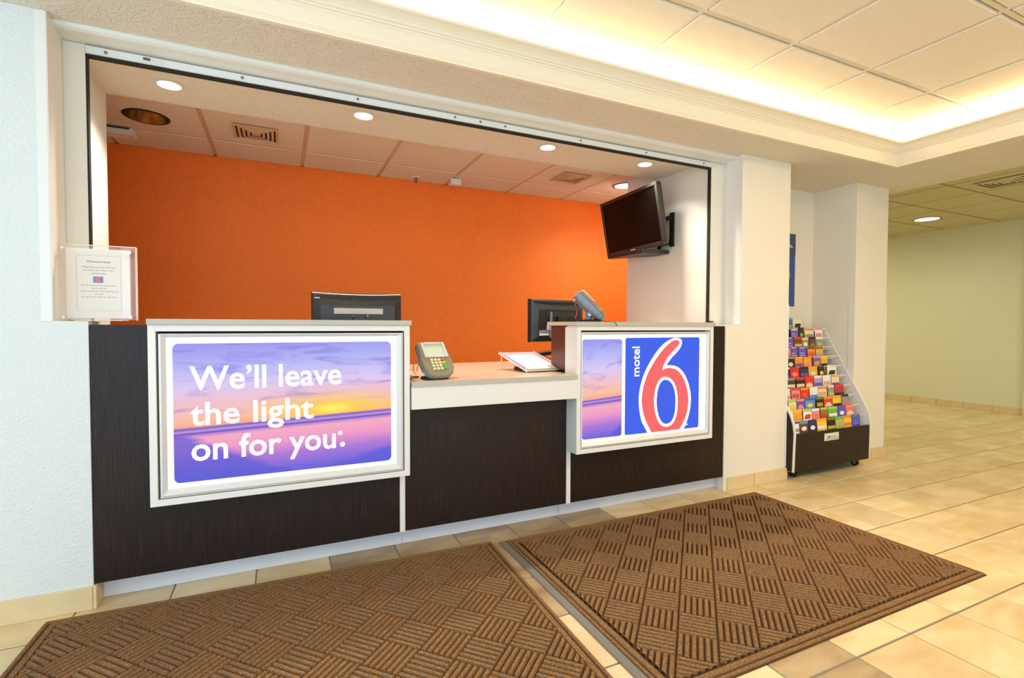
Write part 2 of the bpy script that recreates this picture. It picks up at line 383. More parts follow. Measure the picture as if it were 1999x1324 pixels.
wl = MB(); wl.box(-2.2, -.816, 2.56, 3.3, 1.18, 2.385); wl.box(-2.2, -.705, 2.56, 2.72, 0, 1.18); wl.box(-2.2, -.816, 2.72, 3.3, 0, 1.18)
wfl = struct('wall_front_left', wl, 'wall')
ob('corner_guard', MB().box(-.850, -.816, 2.5565, 2.56, 1.18, 2.384).box(-.8165, -.8135, 2.5565, 2.70, 1.18, 2.384), ['guard'], wfl)
wr = MB(); wr.box(2.984, 3.49, 2.56, 2.76, 0, 2.385); wr.box(2.84, 2.984, 2.56, 2.74, 0, 1.18)
wfr = struct('wall_front_right', wr, 'wall_smooth')
ob('corner_guard', MB().box(2.981, 2.984, 2.558, 2.70, 1.18, 2.384).box(2.984, 3.006, 2.5565, 2.56, 1.18, 2.384), ['guard'], wfr)
ob('corner_guard', MB().box(3.462, 3.493, 2.5565, 2.56, .10, 1.33).box(3.49, 3.493, 2.56, 2.59, .10, 1.33), ['guard'], wfr)
struct('wall_office_right', B(2.855, 3.49, 2.76, 3.69, 0, 2.9), 'wall_smooth')
struct('wall_alcove', B(3.49, 4.9, 3.03, 3.2, 0, 2.385), 'wall_smooth')
wc = struct('wall_column', B(4.45, 4.9, 2.65, 3.03, 0, 2.385), 'wall_smooth')
for x0, x1 in ((4.447, 4.475), (4.875, 4.903)):
    g = MB().box(x0, x1, 2.6465, 2.65, .10, 1.385); xs = x0 if x0 < 4.6 else x1-.003
    g.box(xs, xs+.003, 2.65, 2.70, .10, 1.385); ob('corner_guard', g, 'guard', wc)
struct('wall_back', B(-2.0, 4.7, 4.5, 4.6, 0, 2.6), 'orange')
struct('wall_office_left', B(-2.1, -2.0, 3.3, 4.6, 0, 2.6), 'wall_smooth')
struct('wall_office_end', B(4.7, 4.9, 3.2, 7.1, 0, 2.6), 'green')
struct('wall_far', B(8.9, 9.0, 3.12, 7.1, 0, 2.75), 'green')
struct('wall_far_near', B(8.84, 9.0, -2.9, 3.12, 0, 2.75), 'green')
struct('wall_corridor_end', B(4.9, 9.0, 7.0, 7.1, 0, 2.75), 'green')
# left wall and rear wall of the lobby with windows
wl = MB(); wl.box(-2.3, -2.2, -2.9, -1.5, 0, 2.85); wl.box(-2.3, -2.2, 2.1, 2.6, 0, 2.85); wl.box(-2.3, -2.2, -1.5, 2.1, 0, .25); wl.box(-2.3, -2.2, -1.5, 2.1, 2.5, 2.85)
struct('wall_left', wl, 'wall')
wr = MB(); wr.box(-2.3, -1.95, -3.0, -2.9, 0, 2.85); wr.box(3.15, 9.0, -3.0, -2.9, 0, 2.85); wr.box(-1.95, 3.15, -3.0, -2.9, 0, .2); wr.box(-1.95, 3.15, -3.0, -2.9, 2.5, 2.85)
struct('wall_rear', wr, 'wall')
def window(name, pts):
    r = bpy.data.objects.new(name, None); COL.objects.link(r); r['kind'] = 'structure'
    fr, gl = pts; ob('window_frame', fr, 'alu', r); ob('pane', gl, 'glass', r)
f = MB()
for x in (-1.95, -.7, .57, 1.84, 3.10): f.box(x, x+.05, -2.98, -2.92, .2, 2.5)
f.box(-1.9, 3.1, -2.98, -2.92, .2, .25); f.box(-1.9, 3.1, -2.98, -2.92, 2.45, 2.5); f.box(-1.9, 3.1, -2.98, -2.92, 2.05, 2.09)
window('window_1', (f, B(-1.92, 3.12, -2.953, -2.947, .22, 2.48)))
f = MB()
for y in (-1.5, -.32, .87, 2.05): f.box(-2.28, -2.22, y, y+.05, .25, 2.5)
f.box(-2.28, -2.22, -1.45, 2.05, .25, .3); f.box(-2.28, -2.22, -1.45, 2.05, 2.45, 2.5)
window('window_2', (f, B(-2.253, -2.247, -1.47, 2.07, .27, 2.48)))

# soffits and ceilings
s = MB(); s.box(-2.2, 4.305, 2.281, 2.63, 2.385, 2.42); s.box(4.305, 5.1, -2.9, 2.63, 2.385, 2.42)
s.box(2.957, 5.1, 2.63, 3.2, 2.385, 2.42); s.box(4.9, 5.1, 3.2, 7.0, 2.385, 2.42); s.box(5.06, 5.1, -2.9, 7.0, 2.42, 2.8)
s.box(-2.2, 4.64, 2.55, 2.59, 2.42, 2.8); s.box(4.6, 4.64, -2.9, 2.55, 2.42, 2.8); s.box(-2.2, -.816, 2.63, 3.3, 2.385, 2.42)
struct('ceiling_soffit', s, 'soffit')
struct('ceiling_office_soffit', B(-2.0, 2.855, 2.745, 3.3, 2.374, 2.8), 'soffit')
# crown moulding round the cove
prof = [(0, 2.385), (.020, 2.385), (.020, 2.398), (.014, 2.404), (.014, 2.409), (.007, 2.416), (.007, 2.478), (.014, 2.484), (.014, 2.490), (.022, 2.492), (.022, 2.500), (.030, 2.503),
        (.036, 2.512), (.047, 2.522), (.060, 2.530), (.074, 2.534), (.078, 2.536), (.078, 2.548), (0, 2.548)]
c = MB(); R = []
for o_, z in prof: R.append([c.vert((-2.2, 2.281-o_, z)), c.vert((4.305-o_, 2.281-o_, z)), c.vert((4.305-o_, -2.9, z))])
for a, b in zip(R, R[1:]):
    for k in (0, 1): c.face((a[k], a[k+1], b[k+1], b[k]))
a, b = R[-1], R[0]
for k in (0, 1): c.face((a[k], a[k+1], b[k+1], b[k]))
struct('trim_1', c, 'crown')['label'] = 'cream crown moulding round the glowing ceiling cove'
def act(name, x0, x1, y0, y1, z, xs, ys, tile_m, grid_m, gap, gapx=None, drop=.008):
    """suspended ceiling: a slab carrying tee bars and separate tiles; xs, ys are the bar positions"""
    gapx = gapx or gap
    root = struct(name, B(x0, x1, y0, y1, z+.02, z+.08), 'grid')
    xs = sorted([x0]+[x for x in xs if x0+.05 < x < x1-.05]+[x1]); ys = sorted([y0]+[y for y in ys if y0+.05 < y < y1-.05]+[y1])
    g = MB()
    for x in xs[1:-1]: g.box(x-.012, x+.012, y0, y1, z, z+.02)
    for y in ys[1:-1]: g.box(x0, x1, y-.012, y+.012, z+.0007, z+.0207)
    for a in (MB, ):
        g.box(x0, x1, y0, y0+.02, z, z+.02); g.box(x0, x1, y1-.02, y1, z, z+.02); g.box(x0, x0+.02, y0, y1, z, z+.02); g.box(x1-.02, x1, y0, y1, z, z+.02)
    gr = ob('ceiling_grid', g, grid_m, root); gr['kind'] = 'stuff'
    cache = {}; out = []
    for a, b in zip(xs, xs[1:]):
        for c_, d in zip(ys, ys[1:]):
            w_, h_ = b-a-gap, d-c_-gapx; k = (round(w_, 3), round(h_, 3))
            if k not in cache:
                mb = MB(); mb.T = Matrix.Scale(-1, 4, (0, 0, 1)); mb.cham(-w_/2, w_/2, -h_/2, h_/2, -.02, drop, .004)
                me = bpy.data.meshes.new('ceiling_tile'); me.from_pydata([tuple(v) for v in mb.v], [], mb.f); me.materials.append(M[tile_m]); cache[k] = me
            o = bpy.data.objects.new('ceiling_tile', cache[k]); COL.objects.link(o); o.location = ((a+b)/2, (c_+d)/2, z); o.parent = root
    return root
act('ceiling', -2.2, 4.6, -2.9, 2.55, 2.70, [1.877+.66*k for k in range(-6, 5)], [1.857-.62*k for k in range(0, 8)], 'act', 'grid', .03, .045, .010)
act('ceiling_office', -2.0, 4.7, 3.3, 4.5, 2.467, [-.44+.614*k for k in range(-3, 9)], [3.49, 4.10], 'act_office', 'grid_office', .026, .026, .003)
act('ceiling_corridor', 5.1, 9.0, -2.9, 7.0, 2.60, [6.15+.612*k for k in range(-1, 5)], [3.41+.63*k for k in range(-9, 6)], 'act_corr', 'grid_corr', .034, .034, .006)

# ceramic skirting: single tiles
def baseboard(name, segs):
    r = bpy.data.objects.new(name, None); COL.objects.link(r); r['kind'] = 'structure'
    for a in segs: ob('base_tile', B(*a), 'beige_tile', r, bevel=.002)
baseboard('baseboard_left', [(-2.2, -1.34, 2.548, 2.56, 0, .095), (-1.335, -1.03, 2.548, 2.56, 0, .095), (-1.025, -.706, 2.548, 2.56, 0, .095), (-.705, -.693, 2.549, 2.645, 0, .095)])
baseboard('baseboard_right', [(2.87, 3.135, 2.548, 2.56, 0, .09), (3.141, 3.49, 2.548, 2.56, 0, .09), (3.49, 3.502, 2.55, 2.85, 0, .09)])
baseboard('baseboard_column', [(4.45, 4.712, 2.638, 2.65, 0, .09), (4.718, 4.9, 2.638, 2.65, 0, .09), (4.9, 4.912, 2.64, 3.03, 0, .09)])
baseboard('baseboard_far', [(8.888, 8.9, y, y+.318, 0, .088) for y in [3.125+.325*k for k in range(11)]]+[(8.828, 8.84, 3.12-.325*k-.318, 3.12-.325*k, 0, .088) for k in range(6)])

# ------------------------------------------------------------------ service hatch shutter
sh = thing('roller_shutter', 'white retracted roller shutter housing and rail above the desk opening', 'shutter', (1.05, 2.72, 2.3))
hb = MB(); hb.prism([(2.612, 2.385), (2.612, 2.368), (2.628, 2.362), (2.745, 2.356), (2.745, 2.385)], 'x', -.816, 2.984); ob('housing', hb, 'metal_white', sh)
ob('bottom_rail', MB().box(-.738, 2.848, 2.712, 2.735, 2.316, 2.350).box(-.738, 2.848, 2.706, 2.712, 2.316, 2.321), 'metal_white', sh, bevel=.002)
ob('slot', B(-.738, 2.848, 2.716, 2.742, 2.306, 2.316), 'void', sh)
for x0, x1, xi in ((-.816, -.740, -.740), (2.850, 2.984, 2.850)):
    ob('guide_rail', B(x0, x1, 2.72, 2.745, 1.18, 2.356), 'jamb', sh, bevel=.001)
    ob('guide_slot', B(min(xi, xi+(.007 if xi < 0 else -.007)), max(xi, xi+(.007 if xi < 0 else -.007)), 2.719, 2.742, 1.18, 2.33), 'void', sh)
for x, z in [(-.668, 2.332), (-.152, 2.334), (.374, 2.334), (.899, 2.334), (1.053, 2.334), (1.208, 2.334), (1.729, 2.334), (2.249, 2.334), (2.768, 2.334)]:
    ob('screw', MB().cyl((x, 2.708, z), .0065, .005, 'y', 10), 'steel', sh)
pl = ob('rating_plate', B(-.544, -.462, 2.7105, 2.7118, 2.325, 2.345), 'alu', sh); ob('print', B(-.536, -.510, 2.7098, 2.7104, 2.331, 2.343), 'ink', pl)
ob('bracket', MB().box(2.85, 2.875, 2.70, 2.718, 1.19, 1.205).cyl((2.862, 2.69, 1.197), .004, .03, 'y', 8), 'steel', sh)

# ------------------------------------------------------------------ front desk
PY, FY = 2.565, 2.452
def cabinet(label, x0, x1, px0, px1, strip, z_top, extra=None, depth=.19):
    t = thing('desk_cabinet', label, 'counter', ((x0+x1)/2, 2.6, 0))
    ob('front_panel', B(px0, px1, PY, PY+.02, .098, z_top), 'wood', t, bevel=.0015)
    ob('carcass', B(px0+.002, px1-.002, PY+.02, PY+depth, .098, z_top-.001), 'wood', t)
    ob('toe_kick', B(x0, x1, 2.645, 2.665, .001, .098), 'toe', t)
    ob('plinth', B(x0+.002, x1-.002, 2.665, PY+depth, .001, .098), 'toe', t)
    if strip: ob('edge_strip', B(strip[0], strip[1], PY-.003, PY+.02, .097, strip[2]), 'white_lam', t)
    return t
cab_l = cabinet('tall dark brown desk cabinet carrying the lit slogan sign', -.705, .580, -.703, .552, (.553, .580, .84), 1.166)
cab_m = cabinet('low dark brown desk cabinet under the beige worktop', .581, 1.549, .581, 1.549, None, .852, depth=.6)
cab_r = cabinet('tall dark brown desk cabinet carrying the lit logo sign', 1.550, 2.838, 1.578, 2.838, (1.5495, 1.5775, 1.16), 1.166)
ob('end_panel', B(1.550, 1.5775, 2.5855, 2.755, .9, 1.166), 'wood_red', cab_r)
ob('toe_end', B(2.838, 2.862, 2.60, 2.665, .001, .098), 'toe', cab_r)
ob('seam', B(1.536, 1.5385, 2.6435, 2.6452, .001, .098), 'ink_light', cab_m)
wt = thing('worktop', 'beige low worktop with white front apron between the lit signs', 'worktop', (1.06, 2.6, .885))
m = MB(); m.prism([(-.68, 2.76), (-.68, 3.54), (2.85, 3.60), (2.85, 2.76), (1.5475, 2.76), (1.5475, 2.440), (.588, 2.440), (.588, 2.76)], 'z', .861, .885)
ob('top', m, 'worktop', wt, bevel=.0015)
ob('front_edge', B(.5878, 1.5475, 2.4385, 2.4405, .8605, .8855), 'edge', wt)
ob('apron', MB().box(.588, 1.5475, 2.447, 2.467, .748, .861).box(.588, .608, 2.467, 2.563, .748, .861), 'white_lam', wt, bevel=.001)
for x in (-.66, 2.80): ob('support_panel', B(x, x+.02, 2.80, 3.5, 0, .861), 'wood', wt)
for lab, x0, x1 in (('beige ledge cap on top of the slogan sign cabinet', -.487, .585), ('beige ledge cap on top of the logo sign cabinet', 1.535, 2.615)):
    t = thing('ledge_cap', lab, 'ledge', ((x0+x1)/2, 2.6, 1.167))
    ob('slab', B(x0, x1, 2.440, 2.785, 1.168, 1.190), 'worktop', t, bevel=.0015); ob('edge_band', B(x0-.001, x1+.001, 2.4385, 2.4402, 1.1675, 1.1905), 'edge', t)
    if x0 > 1: ob('corner_block', B(x0-.001, x0+.022, 2.757, 2.787, 1.14, 1.168), 'edge', t)
def lightbox(label, x0, x1, ix0, ix1, gx0, gx1):
    t = thing('lightbox_sign', label, 'sign', ((x0+x1)/2, FY, .42))
    z0, z1, iz0, iz1, gz0, gz1 = .420, 1.1665, .451, 1.130, .484, 1.114
    f = MB(); W = .027
    f.box(x0, x0+W, FY, 2.564, z0, z1); f.box(x1-W, x1, FY, 2.564, z0, z1); f.box(x0+W, x1-W, FY, 2.564, z0, z0+W); f.box(x0+W, x1-W, FY, 2.564, z1-W, z1)
    ob('outer_frame', f, 'white_lam', t, bevel=.0012)
    ob('backing', B(x0+W, x1-W, 2.50, 2.56, z0+W, z1-W), 'void', t)
    f = MB()                                                # snap frame, sloping inwards
    o_ = [(ix0, iz0), (ix1, iz0), (ix1, iz1), (ix0, iz1)]; g_ = [(gx0, gz0), (gx1, gz0), (gx1, gz1), (gx0, gz1)]
    V = [[f.vert((x, y, z)) for x, z in q] for q, y in ((o_, 2.50), (o_, 2.452), ([(a+(b-a)*.35, c+(d-c)*.35) for (a, c), (b, d) in zip(o_, g_)], 2.447), (g_, 2.462), (g_, 2.50))]
    for A, C in zip(V, V[1:]):
        for k in range(4): f.face((A[k], A[(k+1) % 4], C[(k+1) % 4], C[k]))
    ob('snap_frame', f, 'alu', t)
    ob('lit_panel', B(gx0, gx1, 2.464, 2.49, gz0, gz1), 'lit_white', t)
    return t
sl = lightbox('backlit sunset sign reading We will leave the light on for you', -.487, .580, -.451, .546, -.427, .516)
ob('sunset_print', MB().prism(rrect(-.405, .490, .505, 1.088, .022), 'y', 2.4625, 2.464), 'sunset', sl)
def line(s, x0, x1, zb, h, nm='lettering', par=None, **k): return text_mesh(nm, s, 'lit_letter', par or sl, x0, x1, zb, h, 2.4625, .004, **k)
line("We\u2019ll leave", -.347, .259, .893, .104, bold=.016)
line("the", -.346, -.163, .744, .100, bold=.016)
line("light", -.110, .137, .742, .100, bold=.016)
line("on for you", -.343, .232, .594, .103, bold=.016)
ob('full_stop', MB().cyl((.262, 2.4585, .606), .0115, .004, 'y', 16), 'lit_letter', sl)
ob('trade_mark', MB().cyl((.252, 2.4585, .661), .0095, .004, 'y', 14), 'lit_letter', sl)
lg = lightbox('backlit blue sign with the word motel and a big red 6', 1.549, 2.612, 1.579, 2.577, 1.592, 2.556)
ob('sunset_print', MB().prism(rrect(1.594, 1.876, .500, 1.087, .015), 'y', 2.4625, 2.464), 'sunset_narrow', lg)
ob('blue_field', MB().prism(rrect(1.901, 2.498, .500, 1.094, .012), 'y', 2.4625, 2.464), 'lit_blue', lg)
SIX_W = [(2.304, 1.092), (2.337, 1.086), (2.351, 1.065), (2.338, 1.031), (2.306, .998), (2.268, .970), (2.236, .937), (2.2205, .917), (2.2635, .918), (2.318, .905), (2.363, .870), (2.397, .818), (2.421, .757), (2.431, .696), (2.425, .628), (2.407, .5695), (2.386, .520), (2.368, .5002), (2.075, .5002), (2.038, .5485), (2.017, .607), (2.0036, .681), (2.005, .746), (2.019, .810), (2.044, .874), (2.084, .9375), (2.135, 1.002), (2.187, 1.050), (2.239, 1.0785), (2.277, 1.0906)]
SIX_R = [(2.310, 1.076), (2.3264, 1.069), (2.3245, 1.052), (2.2998, 1.028), (2.257, .995), (2.220, .958), (2.194, .918), (2.184, .885), (2.215, .899), (2.253, .901), (2.302, .889), (2.341, .858), (2.375, .810), (2.398, .7495), (2.407, .689), (2.401, .621), (2.379, .563), (2.347, .519), (2.330, .5002), (2.105, .5002), (2.0685, .554), (2.042, .6175), (2.026, .688), (2.028, .745), (2.0445, .809), (2.069, .869), (2.110, .9285), (2.156, .985), (2.208, 1.033), (2.256, 1.066), (2.288, 1.078)]
OVAL = [(2.211, .848), (2.2595, .832), (2.293, .793), (2.312, .737), (2.316, .678), (2.312, .6105), (2.291, .557), (2.259, .530), (2.216, .524), (2.173, .5415), (2.143, .5895), (2.125, .649), (2.121, .7065), (2.131, .772), (2.153, .820), (2.179, .841)]
def smooth_poly(P, it=2, keep=()):
    for _ in range(it):
        Q = []
        for k in range(len(P)):
            a, b = P[k], P[(k+1) % len(P)]
            if abs(a[1]-.5002) < .0006 or abs(b[1]-.5002) < .0006: Q += [a] if not Q or Q[-1] != a else []; continue
            Q += [(a[0]*.75+b[0]*.25, a[1]*.75+b[1]*.25), (a[0]*.25+b[0]*.75, a[1]*.25+b[1]*.75)]
        P = Q
    return P
def flat(P, y0, y1):
    """extruded outline, triangulated safely (concave)"""
    from mathutils.geometry import tessellate_polygon
    mb = MB(); n = len(P); A = [mb.vert((p[0], y0, p[1])) for p in P]; C = [mb.vert((p[0], y1, p[1])) for p in P]
    for t in tessellate_polygon([[Vector((p[0], p[1], 0)) for p in P]]):
        mb.face([A[i] for i in t]); mb.face([C[i] for i in t][::-1])
    for k in range(n): mb.face((A[k], C[k], C[(k+1) % n], A[(k+1) % n]))
    return mb
ob('numeral_outline', flat(smooth_poly(SIX_W), 2.4612, 2.4625), 'lit_white', lg)
ob('numeral', flat(smooth_poly(SIX_R), 2.4600, 2.4612), 'lit_red', lg)
ov = smooth_poly(OVAL); cx, cz = 2.2185, .686
ob('numeral_bowl_outline', flat(ov, 2.4588, 2.4600), 'lit_white', lg)
ob('numeral_bowl', flat([(cx+(x-cx)*.79, cz+(z-cz)*.88) for x, z in ov], 2.4578, 2.4588), 'lit_blue', lg)
RM = Matrix.Translation((2.006, 0, .857)) @ Matrix.Rotation(-PI/2, 4, 'Y')
text_mesh('lettering', 'motel', 'lit_letter', lg, 0, .183, 0, .058, 2.4625, .003, bold=.012, M4=chain(lg).inverted() @ RM)
ob('trade_mark', MB().cyl((2.397, 2.460, .527), .005, .003, 'y', 10), 'lit_white', lg)

# ------------------------------------------------------------------ entrance mats
def make_mat(label, cx, cy, L, Wd, rz, phase, edge_left=False):
    t = thing('entrance_mat', label, 'mat', (cx, cy, 0), rz, 'ribbed brown entrance mats')
    hx, hy = L/2, Wd/2
    ob('backing', MB().cham(-hx, hx, -hy, hy, .0005, .006, .004), 'carpet_dark', t, local=True)
    bd = MB(); B1, B2 = .020, .058
    for a0, a1 in ((.004, B1), (.026, B2-.006)):           # two raised bands of the border
        o_ = (hx-a0, hy-a0); i_ = (hx-a1, hy-a1); q = .0035
        rings = []
        for (X, Y), z in ((o_, .004), ((o_[0]-q, o_[1]-q), .0105), ((i_[0]+q, i_[1]+q), .0105), (i_, .004)):
            rings.append([bd.vert(p) for p in ((-X, -Y, z), (X, -Y, z), (X, Y, z), (-X, Y, z))])
        for A, C in zip(rings, rings[1:]):
            for k in range(4): bd.face((A[k], A[(k+1) % 4], C[(k+1) % 4], C[k]))
    ob('border', bd, 'carpet', t, local=True)
    if edge_left: ob('rubber_edge', MB().cham(-hx-.035, -hx+.002, -hy, hy, .0005, .008, .003), 'mat_edge', t, local=True)
    S = .1414; n = 6; pitch = S/n; I = (hx-B2, hy-B2)
    def block(rot, cxy):
        mb = MB(); mb.T = Matrix.Translation((*cxy, 0)) @ Matrix.Rotation(rot, 4, 'Z')
        for k in range(n):
            u = -S/2+(k+.5)*pitch; a, b, e = pitch*.40, pitch*.25, S/2-.002
            lo = [(u-a, -e), (u+a, -e), (u+a, e), (u-a, e)]; hi = [(u-b, -e+.003), (u+b, -e+.003), (u+b, e-.003), (u-b, e-.003)]
            A = [mb.vert((*p, .005)) for p in lo]; C = [mb.vert((*p, .0165)) for p in hi]
            mb.face(C)
            for j in range(4): mb.face((A[j], A[(j+1) % 4], C[(j+1) % 4], C[j]))
        return mb
    shared = {}
    for fam in (0, 1):
        for i in range(-12, 13):
            for j in range(-12, 13):
                x = phase[0]+.2*i+.1*fam; y = phase[1]+.2*j+.1*fam
                # keep this at block centres: one family ribs along +45 deg, the other along -45 deg
                if abs(x) > I[0]+.1 or abs(y) > I[1]+.1: continue
                rot = -PI/4 if fam == 0 else PI/4
                full = abs(x) < I[0]-.1 and abs(y) < I[1]-.1
                wp = Vector((cx, cy, 0))+Matrix.Rotation(rz, 3, 'Z') @ Vector((x, y, 0))
                if not in_view(wp.x, wp.y, 0, 160): continue
                if full:
                    if rot not in shared:
                        mb = block(rot, (0, 0)); me = bpy.data.meshes.new('rib_block'); me.from_pydata([tuple(v) for v in mb.v], [], mb.f); me.materials.append(M['carpet']); shared[rot] = me
                    o = bpy.data.objects.new('rib_block', shared[rot]); COL.objects.link(o); o.location = (x, y, 0); o.parent = t
                else:
                    mb = block(rot, (x, y)); me = bpy.data.meshes.new('rib_block'); me.from_pydata([tuple(v) for v in mb.v], [], mb.f)
                    bm = bmesh.new(); bm.from_mesh(me)
                    for co, no in (((I[0], 0, 0), (1, 0, 0)), ((-I[0], 0, 0), (-1, 0, 0)), ((0, I[1], 0), (0, 1, 0)), ((0, -I[1], 0), (0, -1, 0))):
                        bmesh.ops.bisect_plane(bm, geom=bm.verts[:]+bm.edges[:]+bm.faces[:], plane_co=co, plane_no=no, clear_outer=True)
                    if len(bm.faces) > 2:
                        bm.to_mesh(me); me.materials.append(M['carpet']); o = bpy.data.objects.new('rib_block', me); COL.objects.link(o); o.parent = t
                    bm.free()
    return t
make_mat('ribbed brown mat in front of the slogan sign, beside the left wall', .073, 1.862, 1.862, 1.24, -.024, (.87, .27))
make_mat('ribbed brown mat in front of the logo sign, nearer the brochure rack', 2.047, 1.800, 1.912, 1.27, 0, (-.497, .52), True)

# ------------------------------------------------------------------ ceiling fittings
for (x, y), wh in zip(DOWN, ('near the shutter rating plate', 'above the slogan sign', 'above the low worktop', 'closest to the wall television')):
    t = thing('downlight', 'small lit round downlight in the soffit '+wh, 'ceiling light', (x, y, 2.374), 0, 'small soffit downlights')
    ob('trim_ring', MB().lathe([(.050, -.001), (.062, -.001), (.062, -.006), (.052, -.008), (.048, -.004), (.048, .0)], seg=28), 'metal_white', t, local=True, smooth=True)
    ob('lens', MB().cyl((0, 0, -.005), .049, .003, 'z', 28), 'lens', t, local=True)
def big_down(label, x, y, z, r, inner, lens=None, ringm='steel'):
    t = thing('recessed_downlight', label, 'ceiling light', (x, y, z))
    ob('trim_ring', MB().lathe([(r-.012, -.010), (r+.006, -.010), (r+.008, -.006), (r+.002, -.002)], seg=32), ringm, t, local=True, smooth=True)
    if lens: ob('lens', MB().cyl((0, 0, -.009), r-.010, .003, 'z', 32), lens, t, local=True)
    else:
        ob('reflector', MB().lathe([(r-.012, -.009), (r*.9, -.006), (r*.75, -.0045), (r*.4, -.004), (.001, -.0038)], seg=32), inner, t, local=True, smooth=True)
    return t
def recess(label, x, y, z, r):
    t = thing('recessed_downlight', label, 'ceiling light', (x, y, z))
    ob('trim_ring', MB().lathe([(r-.008, -.008), (r+.008, -.008), (r+.010, -.004), (r+.004, 0)], seg=36), 'void', t, local=True, smooth=True)
    ob('reflector', MB().lathe([(r-.008, -.008), (r-.012, .03), (r*.8, .09), (r*.55, .14), (.001, .15)], seg=36), 'gold', t, local=True, smooth=True)
    return t
def cut_tile(ceil_name, x, y, r):
    """open a round hole in the ceiling tile and the slab above it"""
    for o in list(bpy.data.objects[ceil_name].children)+[bpy.data.objects[ceil_name]]:
        if o.name.startswith('ceiling_tile') and (abs(o.location.x-x) > .31 or abs(o.location.y-y) > .31): continue
        if o.name.startswith('ceiling_grid'): continue
        lx, ly = x-o.location.x, y-o.location.y
        me = o.data.copy(); o.data = me; cb = MB().cyl((lx, ly, -1), r, 6, 'z', 36); cm = bpy.data.meshes.new('c'); cm.from_pydata([tuple(v) for v in cb.v], [], cb.f)
        bmc = bmesh.new(); bmc.from_mesh(cm); bmesh.ops.recalc_face_normals(bmc, faces=bmc.faces); bmc.to_mesh(cm); bmc.free()
        bmt = bmesh.new(); bmt.from_mesh(me); bmesh.ops.recalc_face_normals(bmt, faces=bmt.faces); bmt.to_mesh(me); bmt.free()
        co = bpy.data.objects.new('c', cm); COL.objects.link(co); co.location = o.location if o.parent is None else (o.location.x, o.location.y, o.location.z)
        md = o.modifiers.new('h', 'BOOLEAN'); md.object = co; md.operation = 'DIFFERENCE'; md.solver = 'EXACT'
        bpy.context.view_layer.update(); dg = bpy.context.evaluated_depsgraph_get(); nm = bpy.data.meshes.new_from_object(o.evaluated_get(dg)); o.modifiers.clear(); o.data = nm
        bpy.data.objects.remove(co)
cut_tile('ceiling_office', -.745, 3.83, .108)
recess('unlit recessed downlight with brassy reflector in the office ceiling', -.745, 3.83, 2.467, .115)
big_down('round frosted downlight in the office ceiling behind the television', 2.90, 3.80, 2.466, .10, 'gold', 'lens_soft', 'steel')
big_down('round lit downlight in the corridor ceiling', 7.80, 3.75, 2.598, .145, 'gold', 'lens_soft', 'steel')
def vent(label, x, y, z, h, m='metal_white', lobed=True):
    t = thing('ceiling_vent', label, 'air vent', (x, y, z))
    ob('backing', B(-h*.94, h*.94, -h*.94, h*.94, -.004, -.003), 'void', t, local=True)
    for k, q in enumerate((1, .80, .60, .40)):
        f = MB(); a, b = h*q, h*(q-.10); zz = -.004-.001
        V = [[f.vert((sx*s_, sy*s_, z_)) for sx, sy in ((-1, -1), (1, -1), (1, 1), (-1, 1))] for s_, z_ in ((a, zz-.001*k), (a, zz-.004-.001*k), (b, zz-.008-.001*k), (b-.003, zz-.005-.001*k))]
        for A, C in zip(V, V[1:]):
            for j in range(4): f.face((A[j], A[(j+1) % 4], C[(j+1) % 4], C[j]))
        ob('louvre', f, m, t, local=True)
    ob('centre_plate', MB().cham(-h*.2, h*.2, -h*.2, h*.2, -.012, -.006, .003), m, t, local=True)
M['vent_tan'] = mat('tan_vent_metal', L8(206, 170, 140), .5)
vent('square louvred air vent beside the brassy downlight in office ceiling', -.135, 3.83, 2.463, .135, 'vent_tan')
vent('square louvred air vent near the television in office ceiling', 2.32, 3.80, 2.463, .135, 'vent_tan')
vent('square louvred air vent in the corridor ceiling', 6.47, 2.45, 2.592, .19, 'act_corr')
t = thing('sprinkler_head', 'small white sprinkler head in the office ceiling', 'sprinkler', (1.09, 4.36, 2.463))
ob('escutcheon', MB().lathe([(.001, -.006), (.032, -.006), (.038, -.001), (.038, .0)], seg=20), 'metal_white', t, local=True, smooth=True)
ob('frame', MB().cyl((0, 0, -.045), .007, .04, 'z', 10).cyl((.011, 0, -.035), .003, .03, 'z', 6).cyl((-.011, 0, -.035), .003, .03, 'z', 6), 'steel', t, local=True)
ob('deflector', MB().cyl((0, 0, -.049), .017, .003, 'z', 12), 'steel', t, local=True)
t = thing('motion_detector', 'small white box detector on the office ceiling near sprinkler', 'detector', (1.42, 4.27, 2.463))
ob('body', MB().cham(-.045, .045, -.03, .03, -.055, 0, .006), 'metal_white', t, local=True); ob('lens', B(-.022, .022, -.034, -.030, -.045, -.015), 'frost_lens', t, local=True)
t = thing('emergency_light', 'white box fitting on the office ceiling beside left pier', 'emergency light', (-1.00, 4.13, 2.463))
ob('body', MB().cham(-.13, .13, -.05, .05, -.05, 0, .008), 'metal_white', t, local=True); ob('slot', B(-.11, .11, -.052, -.05, -.016, -.006), 'void', t, local=True)

